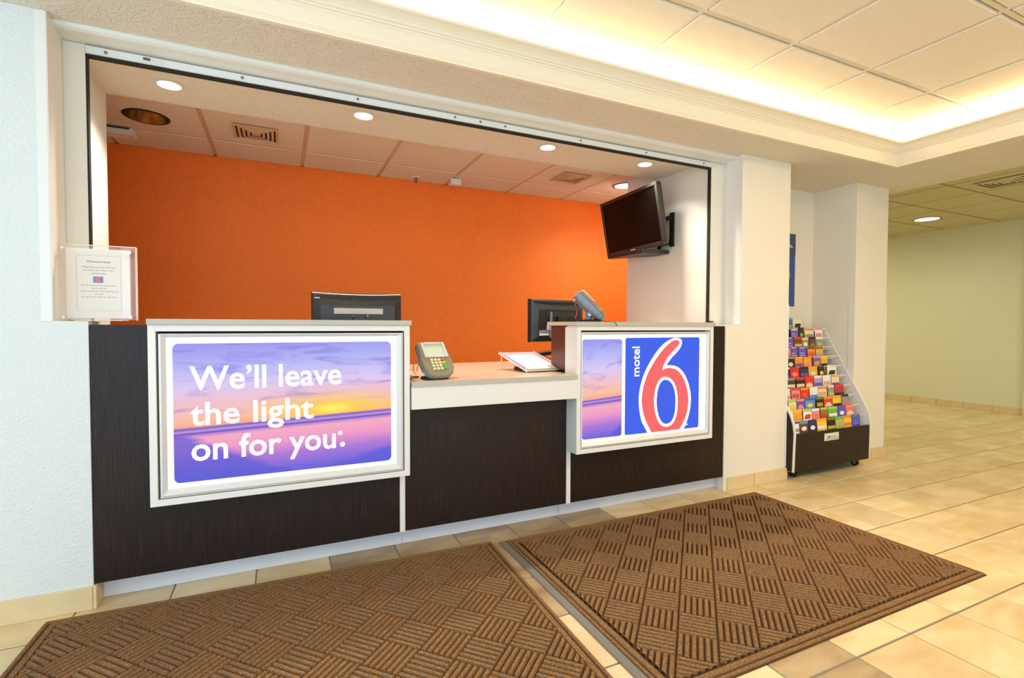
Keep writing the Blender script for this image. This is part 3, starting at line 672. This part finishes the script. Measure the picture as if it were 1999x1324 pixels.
# ------------------------------------------------------------------ wall television
tv = thing('television', 'black flat screen television tilted on the office right wall', 'television', (2.631, 3.376, 2.019))
tv.rotation_euler = (Matrix.Rotation(-1.634, 3, 'Z') @ Matrix.Rotation(.178, 3, 'X')).to_euler()
w_, h_ = .398, .239
ob('bezel', MB().box(-w_, w_, 0, .035, -h_, -h_+.032).box(-w_, w_, 0, .035, h_-.026, h_).box(-w_, -w_+.026, 0, .035, -h_+.032, h_-.026).box(w_-.026, w_, 0, .035, -h_+.032, h_-.026), 'bronze', tv, bevel=.004, local=True)
ob('screen', B(-w_+.026, w_-.026, .006, .02, -h_+.032, h_-.026), 'black_gloss', tv, local=True)
bk = MB(); V = [[bk.vert((x, y, z)) for x, z in ((-a, -b), (a, -b), (a, b), (-a, b))] for a, b, y in ((w_-.003, h_-.003, .035), (w_-.01, h_-.01, .055), (w_-.08, h_-.06, .085), (w_-.12, h_-.09, .09))]
for A, C in zip(V, V[1:]):
    for k in range(4): bk.face((A[k], A[(k+1) % 4], C[(k+1) % 4], C[k]))
bk.face(V[-1]); ob('rear_shell', bk, 'bronze', tv, local=True)
ob('logo_bar', B(-.03, .03, -.001, .0, -h_+.012, -h_+.02), 'alu', tv, local=True)
mt = thing('television_bracket', 'black metal wall bracket holding the television', 'bracket', (2.84, 3.2, 1.98))
ob('wall_plate', MB().box(2.838, 2.855, 3.09, 3.13, 1.80, 2.07).box(2.838, 2.855, 3.24, 3.27, 1.80, 2.07).box(2.838, 2.855, 3.13, 3.24, 1.82, 1.85).box(2.838, 2.855, 3.13, 3.24, 2.02, 2.05), 'black', mt)
ob('arm', MB().box(2.74, 2.838, 3.16, 3.20, 1.86, 1.90).box(2.74, 2.838, 3.16, 3.20, 1.98, 2.02).box(2.742, 2.752, 3.15, 3.45, 1.88, 2.0), 'black', mt)
ob('shelf_arm', MB().prism([(2.60, 3.16), (2.84, 3.13), (2.85, 3.30), (2.62, 3.62), (2.58, 3.60)], 'z', 1.745, 1.775), 'black', mt, bevel=.006)
for z in (1.84, 1.90, 1.96, 2.03): ob('bolt', MB().cyl((2.832, 3.11, z), .007, .008, 'x', 8), 'steel', mt)

# ------------------------------------------------------------------ monitors
def monitor(label, x, y, rz, ztop, sticker=False):
    t = thing('computer_monitor', label, 'monitor', (x, y, .885), rz)
    top = ztop-.885; z0 = top-.305; W = .26
    # the back faces the camera (-Y)
    ob('front_bezel', B(-W, W, .018, .032, z0, top), 'black', t, local=True, bevel=.002)
    ob('screen', B(-W+.02, W-.02, .0315, .033, z0+.025, top-.02), 'black_gloss', t, local=True)
    sh_ = MB(); V = [[sh_.vert((a_, y_, z_)) for a_, z_ in ((-a, b), (a, b), (a, c_), (-a, c_))] for a, b, c_, y_ in ((W-.002, z0+.002, top-.002, .018), (W-.006, z0+.006, top-.006, 0), (W-.05, z0+.04, top-.075, -.028))]
    for A, C in zip(V, V[1:]):
        for k in range(4): sh_.face((A[k], A[(k+1) % 4], C[(k+1) % 4], C[k]))
    sh_.face(V[-1]); ob('rear_shell', sh_, 'black', t, local=True)
    cv = MB(); pts = [(-W+.01+(2*W-.02)*k/16, -.012-.010*math.sin(PI*k/16), top-.035-.030*math.sin(PI*k/16)) for k in range(17)]
    cv.tube(pts, .0022, 6); ob('curved_ridge', cv, 'bronze', t, local=True)
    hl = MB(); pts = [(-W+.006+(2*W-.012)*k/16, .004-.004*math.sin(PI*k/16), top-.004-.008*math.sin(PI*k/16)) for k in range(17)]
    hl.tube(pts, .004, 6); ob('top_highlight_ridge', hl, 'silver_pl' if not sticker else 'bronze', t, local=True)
    vs_ = MB()
    for k in range(40):
        u = -W+.03+(2*W-.06)*k/39; d = math.sin(PI*(k+1)/41)
        vs_.box(u, u+.004, -.012-.004*d, -.006, top-.03-.024*d, top-.018)
    g = ob('vent_slot', vs_, 'void', t, local=True); g['kind'] = 'stuff'
    ob('bracket_recess', MB().box(-.14, .14, -.032, -.028, top-.125, top-.092), 'bronze' if sticker else 'edge', t, local=True, bevel=.001)
    if not sticker:
        ob('badge', B(-W+.016, -W+.045, -.013, -.010, top-.036, top-.030), 'silver_pl', t, local=True)
        for q in (-.035, .05): ob('screw', MB().cyl((q, -.033, top-.134), .004, .004, 'y', 8), 'silver_pl', t, local=True)
    else:
        s1 = ob('rating_label', B(-.203, -.112, -.0295, -.028, z0+.046, z0+.085), 'grey_pl', t, local=True); ob('bar_code', B(-.203, -.112, -.0302, -.0295, z0+.048, z0+.060), 'paper', s1, local=True)
        ob('bracket_edge', B(-.105, -.100, -.05, -.028, z0+.03, top-.09), 'grey_pl', t, local=True)
    ob('neck', B(-.035, .035, -.048, -.026, .012, z0+.18), 'black', t, local=True, bevel=.003)
    ob('foot', MB().prism(rrect(-.12, .12, -.10, .09, .03), 'z', .0005, .014), 'black', t, local=True, bevel=.003)
monitor('black computer monitor seen from behind above the slogan sign', .424, 3.1, 0, 1.357)
monitor('black computer monitor seen from behind beside the logo sign', 1.835, 3.165, .22, 1.355, True)

# ------------------------------------------------------------------ card terminals
def terminal(label, loc, rz, tilt):
    t = thing('card_terminal', label, 'card reader', loc, rz)
    ob('base_plate', MB().lathe([(.001, 0), (.068, 0), (.070, .004), (.066, .010), (.045, .014), (.001, .014)], seg=28), 'black', t, local=True, smooth=True)
    ob('swivel_post', MB().cyl((0, 0, .012), .018, .03, 'z', 16).box(-.022, .022, -.012, .012, .03, .055), 'grey_pl', t, local=True, bevel=.002)
    for sx in (-1, 1): ob('tilt_knob', MB().cyl((sx*.022 if sx > 0 else -.034, 0, .042), .011, .012, 'x', 12), 'steel', t, local=True)
    # body frame: local u across, v up along the face, n out of the face
    X = Matrix.Translation((0, -.005, .092)) @ Matrix.Rotation(-tilt, 4, 'X')
    def outline(s_):
        a, b, c = .078*s_, .088*s_, .070*s_; P = []
        top = [(-a+.0, .093*s_), (a, .093*s_)]
        P += [(a-.01, .096*s_), (a, .090*s_), (a+.003, .04), (b, -.02), (b-.004, -.055*s_)]
        for k in range(9):
            an = -PI*k/8; P.append((math.cos(an)*c*1.10, -.066*s_+math.sin(an)*.040*s_))
        P += [(-b+.004, -.055*s_), (-b, -.02), (-a-.003, .04), (-a, .090*s_), (-a+.01, .096*s_)]
        return P
    def layer(mb, P, y): return [mb.vert((u, y, v)) for u, v in P]
    def shell(levels, name, m):
        mb = MB(); mb.T = X; L_ = [layer(mb, outline(s_), y) for s_, y in levels]
        n = len(L_[0]); mb.face(L_[0][::-1]); mb.face(L_[-1])
        for A, C in zip(L_, L_[1:]):
            for k in range(n): mb.face((A[k], A[(k+1) % n], C[(k+1) % n], C[k]))
        return ob(name, mb, m, t, local=True, smooth=False, bevel=.002)
    body = shell([(.80, .034), (.95, .024), (1.0, .006), (1.0, .001)], 'lower_shell', 'grey_pl')
    face = shell([(1.0, .0), (1.0, -.008), (.95, -.016), (.90, -.018)], 'upper_shell', 'grey_face')
    def part(name, fn, m, par=None, **k):
        mb = MB(); mb.T = X; fn(mb); return ob(name, mb, m, par or t, local=True, **k)
    part('screen_bezel', lambda q: (q.box(-.066, -.052, -.026, -.014, .002, .088), q.box(.052, .066, -.026, -.014, .002, .088), q.box(-.052, .052, -.026, -.014, .078, .088), q.box(-.052, .052, -.024, -.014, .002, .010)), 'silver_pl', bevel=.003)
    part('screen', lambda q: q.box(-.052, .052, -.020, -.016, .010, .078), 'screen_lcd')
    for r in range(4):
        for c in range(4):
            u, v = -.036+c*.021, -.012-r*.0165
            if c == 3 and r == 3: continue
            m_ = 'key' if c < 3 else ('key_r', 'key_y', 'key_g')[r]
            hh = .006 if not (c == 3 and r == 2) else .013
            part('key', lambda q: q.box(u-.0075, u+.0075, -.0235, -.017, v-hh-(.006 if hh > .01 else 0), v+.0055), m_, bevel=.001)
    return t
M['screen_lcd'] = mat('lcd_screen', L8(196, 204, 186), .12)
t1 = terminal('grey card terminal with keypad standing on the low worktop', (.742, 2.575, .885), .28, .62)
t1.scale = (1.08, 1.08, 1.08)
t2 = terminal('grey card terminal standing on the ledge above the logo sign', (1.735, 2.615, 1.190), 1.15, .80)
t2.scale = (1.14, 1.14, 1.14)
def cable(par, m, pts, r=.002):
    P = [Vector(p) for p in pts]; Q = []
    for k in range(len(P)-1):
        a, b, c, d = P[max(k-1, 0)], P[k], P[k+1], P[min(k+2, len(P)-1)]
        for s_ in range(6):
            u = s_/6; Q.append(.5*((2*b)+(-a+c)*u+(2*a-5*b+4*c-d)*u*u+(-a+3*b-3*c+d)*u**3))
    Q.append(P[-1]); return ob('cable', MB().tube(Q, r, 6), m, par)
cable(t1, 'yellow_cable', [(.70, 2.64, 1.00), (.655, 2.66, .96), (.650, 2.655, .92), (.662, 2.63, .893)], .003)
cable(t1, 'red_cable', [(.70, 2.64, .98), (.675, 2.66, .95), (.665, 2.65, .92)], .002)
cable(t1, 'black', [(.67, 2.62, .893), (.63, 2.64, .895), (.602, 2.70, .90), (.59, 2.78, .889)], .003)
cable(t1, 'black', [(.66, 2.60, .893), (.62, 2.60, .889), (.598, 2.66, .889), (.592, 2.74, .889)], .003)
cable(t2, 'red_cable', [(1.655, 2.63, 1.33), (1.640, 2.62, 1.29), (1.640, 2.60, 1.25), (1.628, 2.60, 1.21)], .003)
cable(t2, 'black', [(1.650, 2.64, 1.33), (1.628, 2.62, 1.30), (1.648, 2.60, 1.25), (1.672, 2.59, 1.21)], .0025)
cable(t2, 'black', [(1.77, 2.60, 1.21), (1.79, 2.52, 1.194), (1.80, 2.436, 1.188), (1.812, 2.432, 1.165)], .002)

# ------------------------------------------------------------------ sign holders, telephone
ah = thing('acrylic_sign_holder', 'clear acrylic holder with welcome notice standing on the left sill', 'sign holder', (-.68, 2.63, 1.182))
ob('rear_plate', B(-.808, -.555, 2.632, 2.636, 1.186, 1.497), 'acrylic', ah)
ob('plate_edge', MB().box(-.558, -.554, 2.620, 2.637, 1.184, 1.494).box(-.808, -.558, 2.632, 2.637, 1.494, 1.498), 'acrylic_edge', ah)
ob('front_plate', B(-.806, -.572, 2.616, 2.619, 1.186, 1.486), 'acrylic', ah)
for x, z in ((-.797, 1.478), (-.575, 1.470), (-.797, 1.197), (-.575, 1.197)): ob('standoff', MB().cyl((x, 2.608, z), .0055, .026, 'y', 12), 'chrome', ah)
ob('foot', B(-.76, -.60, 2.60, 2.69, 1.182, 1.186), 'acrylic_edge', ah)
wn = thing('welcome_notice', 'white printed welcome notice inside the clear acrylic holder', 'notice', (-.68, 2.625, 1.19))
ob('sheet', B(-.790, -.578, 2.621, 2.6225, 1.192, 1.480), 'paper', wn)
fx0, fx1, fz0, fz1 = -.757, -.608, 1.224, 1.452
ob('border_line', MB().box(fx0, fx1, 2.6203, 2.6209, fz1, fz1+.001).box(fx0, fx1, 2.6203, 2.6209, fz0, fz0+.001).box(fx0, fx0+.001, 2.6203, 2.6209, fz0, fz1).box(fx1-.001, fx1, 2.6203, 2.6209, fz0, fz1), 'ink_light', wn)
def small(s_, x0, x1, zb, h, m='ink', bold=0): text_mesh('printed_line', s_, m, wn, x0, x1, zb, h, 2.6212, .0005, bold=bold)
small('Welcome home!', -.724, -.644, 1.424, .0085, bold=.02)
small('Please let us know how we', -.737, -.628, 1.402, .007)
small('can make your stay more', -.736, -.632, 1.389, .007)
small('comfortable.', -.708, -.658, 1.376, .007)
ob('logo', B(-.702, -.669, 2.6200, 2.6209, 1.340, 1.366), 'logo_blue', wn)
text_mesh('logo_numeral', '6', 'logo_red', wn, -.694, -.677, 1.3405, .0245, 2.6198, .0004, bold=.03)
dash = MB()
for zb, x0, x1 in ((1.327, -.742, -.624), (1.315, -.708, -.658), (1.303, -.743, -.620), (1.291, -.698, -.668), (1.279, -.742, -.620)):
    x = x0
    while x < x1:
        L_ = random.uniform(.008, .018); dash.box(x, min(x+L_, x1), 2.6204, 2.6209, zb, zb+.0035); x += L_+.003
g = ob('fine_print', dash, 'ink_light', wn); g['kind'] = 'stuff'

sp = thing('slanted_sign_holder', 'slanted clear acrylic sign holder lying on the low worktop', 'sign holder', (1.45, 2.8, .885))
def slant(u, v, n=0):                                       # u 0..1 across, v 0..1 up the slope
    A, Bv, Cv, D = Vector((1.336, 2.675, .897)), Vector((1.600, 2.685, .900)), Vector((1.286, 2.955, .985)), Vector((1.535, 2.955, .985))
    p = A.lerp(Bv, u).lerp(Cv.lerp(D, u), v); return p+Vector((0, -.40, .92))*n
def slab(u0, u1, v0, v1, n0, n1):
    mb = MB(); P = [mb.vert(slant(u, v, n)) for n in (n0, n1) for v in (v0, v1) for u in (u0, u1)]
    for f_ in ((0, 2, 3, 1), (4, 5, 7, 6), (0, 1, 5, 4), (2, 6, 7, 3), (0, 4, 6, 2), (1, 3, 7, 5)): mb.face([P[k] for k in f_])
    return mb
ob('lower_plate', slab(-.04, 1.04, -.03, 1.03, -.003, 0), 'acrylic_edge', sp); ob('upper_plate', slab(-.04, 1.04, -.03, 1.03, .004, .006), 'acrylic', sp)
for u, v in ((.02, .02), (.98, .02), (.0, .98), (.98, .98)):
    p = slant(u, v); ob('standoff', MB().cyl((p.x, p.y, p.z-.006), .005, .02, 'z', 10), 'chrome', sp)
for u in (.02, .98):
    p = slant(u, .98); ob('rear_leg', B(p.x-.001, p.x+.001, p.y-.006, p.y+.006, .8855, p.z-.003), 'acrylic_edge', sp)
    p = slant(u, .02); ob('front_foot', MB().cyl((p.x, p.y, .8855), .004, .012, 'z', 8), 'acrylic_edge', sp)
ob('tray', B(1.36, 1.52, 2.80, 2.90, .8855, .905), 'black', sp)
nt = thing('framed_leaflet', 'white leaflet with purple, red and green border in slanted holder', 'leaflet', (1.45, 2.8, .91))
ob('sheet', slab(.08, .92, .03, .97, .0005, .0015), 'paper', nt)
for nm, a, c_ in (('purple_border', (0, .09, .02, .98), L8(126, 90, 176)), ('top_border', (.09, .91, .91, .98), L8(140, 96, 160)), ('red_border', (.90, 1.0, .02, .98), L8(214, 50, 40)), ('green_border', (.05, .95, 0, .05), L8(60, 120, 90))):
    ob(nm, slab(*a, .0015, .0025), mat(nm, c_, .6), nt)
ph = thing('telephone', 'black telephone handset on the worktop beside the red cabinet end', 'telephone', (1.70, 3.0, .885))
ob('body', MB().prism([(2.93, .886), (3.10, .886), (3.10, .955), (2.93, .915)], 'x', 1.58, 1.70), 'black', ph, bevel=.006)
ob('handset', MB().tube([(1.575, 3.0, .962), (1.60, 3.0, .975), (1.68, 3.0, .982), (1.76, 3.0, .978)], .016, 10), 'black', ph, smooth=True)
ob('earpiece', MB().lathe([(.001, 0), (.026, 0), (.030, .01), (.024, .028), (.001, .030)], (1.585, 2.995, .945), 18), 'black', ph, smooth=True)
ob('earpiece_disc', MB().cyl((1.585, 2.962, .962), .016, .006, 'y', 14), 'steel', ph)
cl_ = MB(); cl_.tube([(1.62+.10*k/60+.006*math.cos(k*1.6), 2.925+.006*math.sin(k*1.6), .893+.006*math.sin(k*1.6)) for k in range(61)], .002, 5); ob('coiled_cord', cl_, 'black', ph)

# ------------------------------------------------------------------ poster in the alcove
po = thing('wall_poster', 'narrow visible blue poster on the alcove wall above brochures', 'poster', (3.98, 3.02, 1.35))
ob('sheet', B(3.74, 4.20, 3.024, 3.029, 1.345, 1.99), mat('poster_blue', L8(52, 84, 150), .5), po)
ob('dark_band', B(3.74, 4.20, 3.022, 3.024, 1.80, 1.99), mat('poster_navy', L8(62, 72, 112), .5), po)
text_mesh('lettering', 'la.', 'paper', po, 4.122, 4.172, 1.868, .032, 3.0225, .0006)
ob('pink_patch', MB().prism([(3.95, 1.58), (4.06, 1.56), (4.14, 1.60), (4.13, 1.66), (4.08, 1.70), (3.98, 1.68)], 'y', 3.022, 3.024), mat('poster_rose', L8(170, 110, 120), .5), po)
ob('brown_patch', B(3.98, 4.07, 3.0205, 3.022, 1.59, 1.66), mat('poster_brown', L8(112, 74, 50), .5), po)
ob('pale_patch', MB().box(3.90, 4.075, 3.0205, 3.022, 1.67, 1.77).box(3.90, 4.06, 3.0205, 3.022, 1.42, 1.58), mat('poster_pale', L8(170, 176, 200), .5), po)

# ------------------------------------------------------------------ brochure rack
RX0, RX1 = 3.507, 4.425
rk = thing('brochure_rack', 'white and dark brown tiered brochure rack on castors in the alcove', 'brochure rack', ((RX0+RX1)/2, 2.75, 0))
side = [(2.498, .065), (2.490, .36), (2.500, .43), (2.522, .49), (2.88, 1.12), (2.97, 1.12), (2.97, .065)]
for x in (RX0-.014, RX1):
    ob('side_panel', MB().prism(side, 'x', x+.0005, x+.0135), 'white_lam', rk, bevel=.001)
xo = RX0-.014
ob('outer_laminate', MB().prism([(y+(.012 if y < 2.9 else -.003), z+(.003 if z < .2 else -.006)) for y, z in side], 'x', xo-.003, xo), 'wood', rk)
ob('front_panel', B(RX0, RX1, 2.496, 2.514, .070, .352), 'wood', rk, bevel=.002)
ob('back_panel', B(RX0, RX1, 2.955, 2.968, .07, 1.12), 'wood', rk)
ob('base_shelf', B(RX0, RX1, 2.514, 2.955, .07, .085), 'wood', rk)
pk = ob('name_plate', B(3.845, 4.020, 2.4935, 2.496, .272, .330), 'alu', rk)
ob('print', MB().box(3.865, 4.008, 2.4928, 2.4935, .281, .285).box(3.885, 3.915, 2.4928, 2.4935, .294, .306).box(3.925, 3.99, 2.4928, 2.4935, .296, .300), 'ink', pk)
for x in (3.60, 4.36):
    for y in (2.57, 2.90):
        c_ = ob('castor', MB().cyl((x-.012, y, .031), .0295, .024, 'x', 20), 'rubber', rk, smooth=False)
        ob('castor_fork', MB().box(x-.017, x-.013, y-.012, y+.012, .031, .066).box(x+.013, x+.017, y-.012, y+.012, .031, .066).box(x-.02, x+.02, y-.018, y+.018, .064, .070), 'chrome', c_)
        ob('castor_hub', MB().cyl((x-.0135, y, .031), .016, .027, 'x', 14), 'chrome', c_)
PITCH_Z = .0795
def row_yz(r): return 2.522+.036*r, .352+PITCH_Z*r
for r in range(1, 11):
    y, z = row_yz(r)
    ob('tier_lip', B(RX0, RX1, y-.0085, y-.0065, z-.004, z+.003), 'white_lam', rk)
for r in range(0, 11):
    y, z = row_yz(r)
    ob('tier_shelf', B(RX0, RX1, y-.006, y+.026, z-.105 if r else z-.1, z-.100 if r else z-.095), 'white_lam', rk)

C = dict(purple=(112, 84, 168), blue=(60, 96, 190), sky=(90, 150, 214), navy=(44, 44, 96), black=(34, 30, 32), brown=(110, 62, 38), dark=(74, 60, 54), red=(222, 52, 40), crimson=(190, 48, 62), orange=(240, 140, 44),
         amber=(240, 166, 50), yellow=(242, 206, 50), green=(110, 180, 70), olive=(130, 126, 50), lime=(170, 206, 90), cream=(234, 220, 184), white=(240, 236, 230), pink=(236, 140, 140), coral=(236, 120, 100), grey=(150, 146, 140), lilac=(176, 160, 210), violet=(92, 84, 196), gold=(214, 178, 60))
def cm(n): return mat('print_'+n, L8(*C[n]), .45)
ORD = ['bottom', 'second', 'third', 'fourth', 'fifth', 'sixth', 'seventh', 'eighth', 'ninth', 'tenth', 'topmost']
# row: list of (x, width, base, band, motif colour, motif kind)
ROWS = {
 10: [(3.962, .09, 'blue', 'sky', 'green', 'band'), (4.061, .11, 'cream', 'cream', 'black', 'tilt')],
 9: [(3.982, .093, 'purple', 'lilac', 'white', 'line'), (4.073, .067, 'black', 'black', 'green', 'disc'), (4.175, .121, 'cream', 'orange', 'grey', 'band'), (4.300, .095, 'white', 'pink', 'red', 'bars')],
 8: [(3.884, .08, 'purple', 'blue', 'white', 'line'), (3.980, .103, 'brown', 'red', 'gold', 'band'), (4.076, .081, 'grey', 'yellow', 'white', 'disc'), (4.165, .080, 'brown', 'black', 'olive', 'band'), (4.258, .09, 'grey', 'white', 'lime', 'disc')],
 7: [(3.799, .08, 'pink', 'coral', 'orange', 'band'), (3.886, .09, 'purple', 'violet', 'white', 'line'), (3.990, .100, 'violet', 'purple', 'white', 'line'), (4.104, .095, 'orange', 'brown', 'red', 'bars'), (4.210, .098, 'lime', 'red', 'pink', 'band')],
 6: [(3.792, .09, 'black', 'grey', 'cream', 'disc'), (3.896, .1, 'orange', 'amber', 'purple', 'band'), (4.004, .1, 'amber', 'orange', 'pink', 'band'), (4.112, .095, 'purple', 'lilac', 'orange', 'tilt'), (4.219, .093, 'gold', 'yellow', 'black', 'foot')],
 5: [(3.696, .08, 'navy', 'white', 'violet', 'foot'), (3.796, .108, 'red', 'crimson', 'pink', 'disc'), (3.913, .103, 'navy', 'black', 'purple', 'band'), (4.026, .110, 'amber', 'gold', 'cream', 'disc'), (4.134, .079, 'black', 'navy', 'yellow', 'disc'), (4.260, .12, 'white', 'cream', 'black', 'tilt')],
 4: [(3.703, .1, 'dark', 'grey', 'cream', 'band'), (3.814, .104, 'black', 'red', 'cream', 'band'), (3.924, .101, 'red', 'red', 'cream', 'dome'), (4.037, .1, 'lilac', 'white', 'violet', 'band'), (4.148, .100, 'white', 'white', 'coral', 'bars'), (4.262, .100, 'cream', 'gold', 'purple', 'foot')],
 3: [(3.610, .078, 'cream', 'white', 'pink', 'band'), (3.712, .104, 'pink', 'red', 'crimson', 'bars'), (3.820, .1, 'red', 'orange', 'amber', 'line'), (3.930, .096, 'white', 'white', 'sky', 'foot'), (4.038, .11, 'cream', 'orange', 'coral', 'bars'), (4.150, .081, 'grey', 'cream', 'lime', 'dome'), (4.262, .12, 'crimson', 'red', 'navy', 'foot')],
 2: [(3.533, .05, 'white', 'yellow', 'orange', 'line'), (3.624, .09, 'cream', 'lime', 'yellow', 'disc'), (3.722, .09, 'purple', 'pink', 'pink', 'dome'), (3.835, .120, 'sky', 'blue', 'yellow', 'disc'), (3.954, .092, 'black', 'olive', 'yellow', 'bars'), (4.058, .104, 'red', 'orange', 'cream', 'dome'), (4.172, .108, 'yellow', 'amber', 'black', 'foot'), (4.283, .093, 'grey', 'black', 'coral', 'foot')],
 1: [(3.550, .075, 'white', 'cream', 'brown', 'disc'), (3.640, .100, 'amber', 'yellow', 'orange', 'line'), (3.746, .100, 'white', 'lime', 'red', 'tilt'), (3.855, .09, 'pink', 'white', 'coral', 'disc'), (3.955, .092, 'olive', 'gold', 'red', 'band'), (4.066, .118, 'green', 'lime', 'white', 'band'), (4.182, .096, 'violet', 'purple', 'white', 'disc'), (4.289, .108, 'coral', 'pink', 'cream', 'dome')],
 0: [(3.562, .092, 'white', 'violet', 'grey', 'band'), (3.662, .1, 'brown', 'sky', 'white', 'disc'), (3.764, .092, 'navy', 'navy', 'white', 'disc'), (3.878, .116, 'yellow', 'amber', 'white', 'band'), (3.994, .098, 'black', 'olive', 'gold', 'foot'), (4.098, .097, 'lime', 'green', 'pink', 'disc'), (4.202, .1, 'yellow', 'orange', 'coral', 'band'), (4.312, .103, 'violet', 'blue', 'lilac', 'line')]}
KW = dict(band='middle band', tilt='slanted panel', line='thin lines', disc='round picture', bars='upright bars', dome='dome shape', foot='lower block')
for r, items in ROWS.items():
    y, z = row_yz(r)
    for x, w2, base, band, mc, kind in items:
        lab = '%s brochure with %s top and %s %s in %s tier' % (base, band, mc, KW[kind], ORD[r])
        t = thing('brochure', lab, 'brochure', (x, y+.003*((x*37) % 1), z-.098), 0, 'brochures in the tiered rack')
        h = w2/2-.001; H = .098+(.082 if r < 10 else .084)+.009*((x*53) % 1); T4 = Matrix.Rotation(-.10, 4, 'X')
        if kind == 'tilt': T4 = T4 @ Matrix.Rotation(.06, 4, 'Y')
        def q(): m_ = MB(); m_.T = T4; return m_
        ob('pages', q().box(-h, h, .0, .004, 0, H), cm(base), t, local=True)
        v0 = .1
        ob('title_band', q().box(-h*.97, h*.97, -.0006, 0, H-.020, H-.002), cm(band), t, local=True)
        mo = q(); zc = v0+.022
        if kind == 'band': mo.box(-h*.9, h*.9, -.0007, 0, v0+.006, v0+.030)
        elif kind == 'tilt': mo.prism([(-h*.8, v0+.004), (h*.6, v0+.010), (h*.8, v0+.046), (-h*.5, v0+.040)], 'y', -.0007, 0)
        elif kind == 'line': mo.box(-h*.7, h*.5, -.0012, -.0006, H-.012, H-.007).box(-h*.7, h*.3, -.0007, 0, v0+.030, v0+.034).box(-h*.7, h*.6, -.0007, 0, v0+.012, v0+.016)
        elif kind == 'disc': mo.prism([(h*.62*math.cos(2*PI*k/14), zc+.002+.017*math.sin(2*PI*k/14)) for k in range(14)], 'y', -.0007, 0)
        elif kind == 'bars':
            for k in range(4): mo.box(-h*.75+k*h*.4, -h*.75+k*h*.4+h*.24, -.0007, 0, v0+.008, v0+.038)
        elif kind == 'dome': mo.prism([(h*.85*math.cos(PI*k/10), v0+.002+.034*math.sin(PI*k/10)) for k in range(11)], 'y', -.0007, 0)
        elif kind == 'foot': mo.box(-h*.95, h*.95, -.0007, 0, v0-.004, v0+.020)
        ob('cover_print', mo, cm(mc), t, local=True)
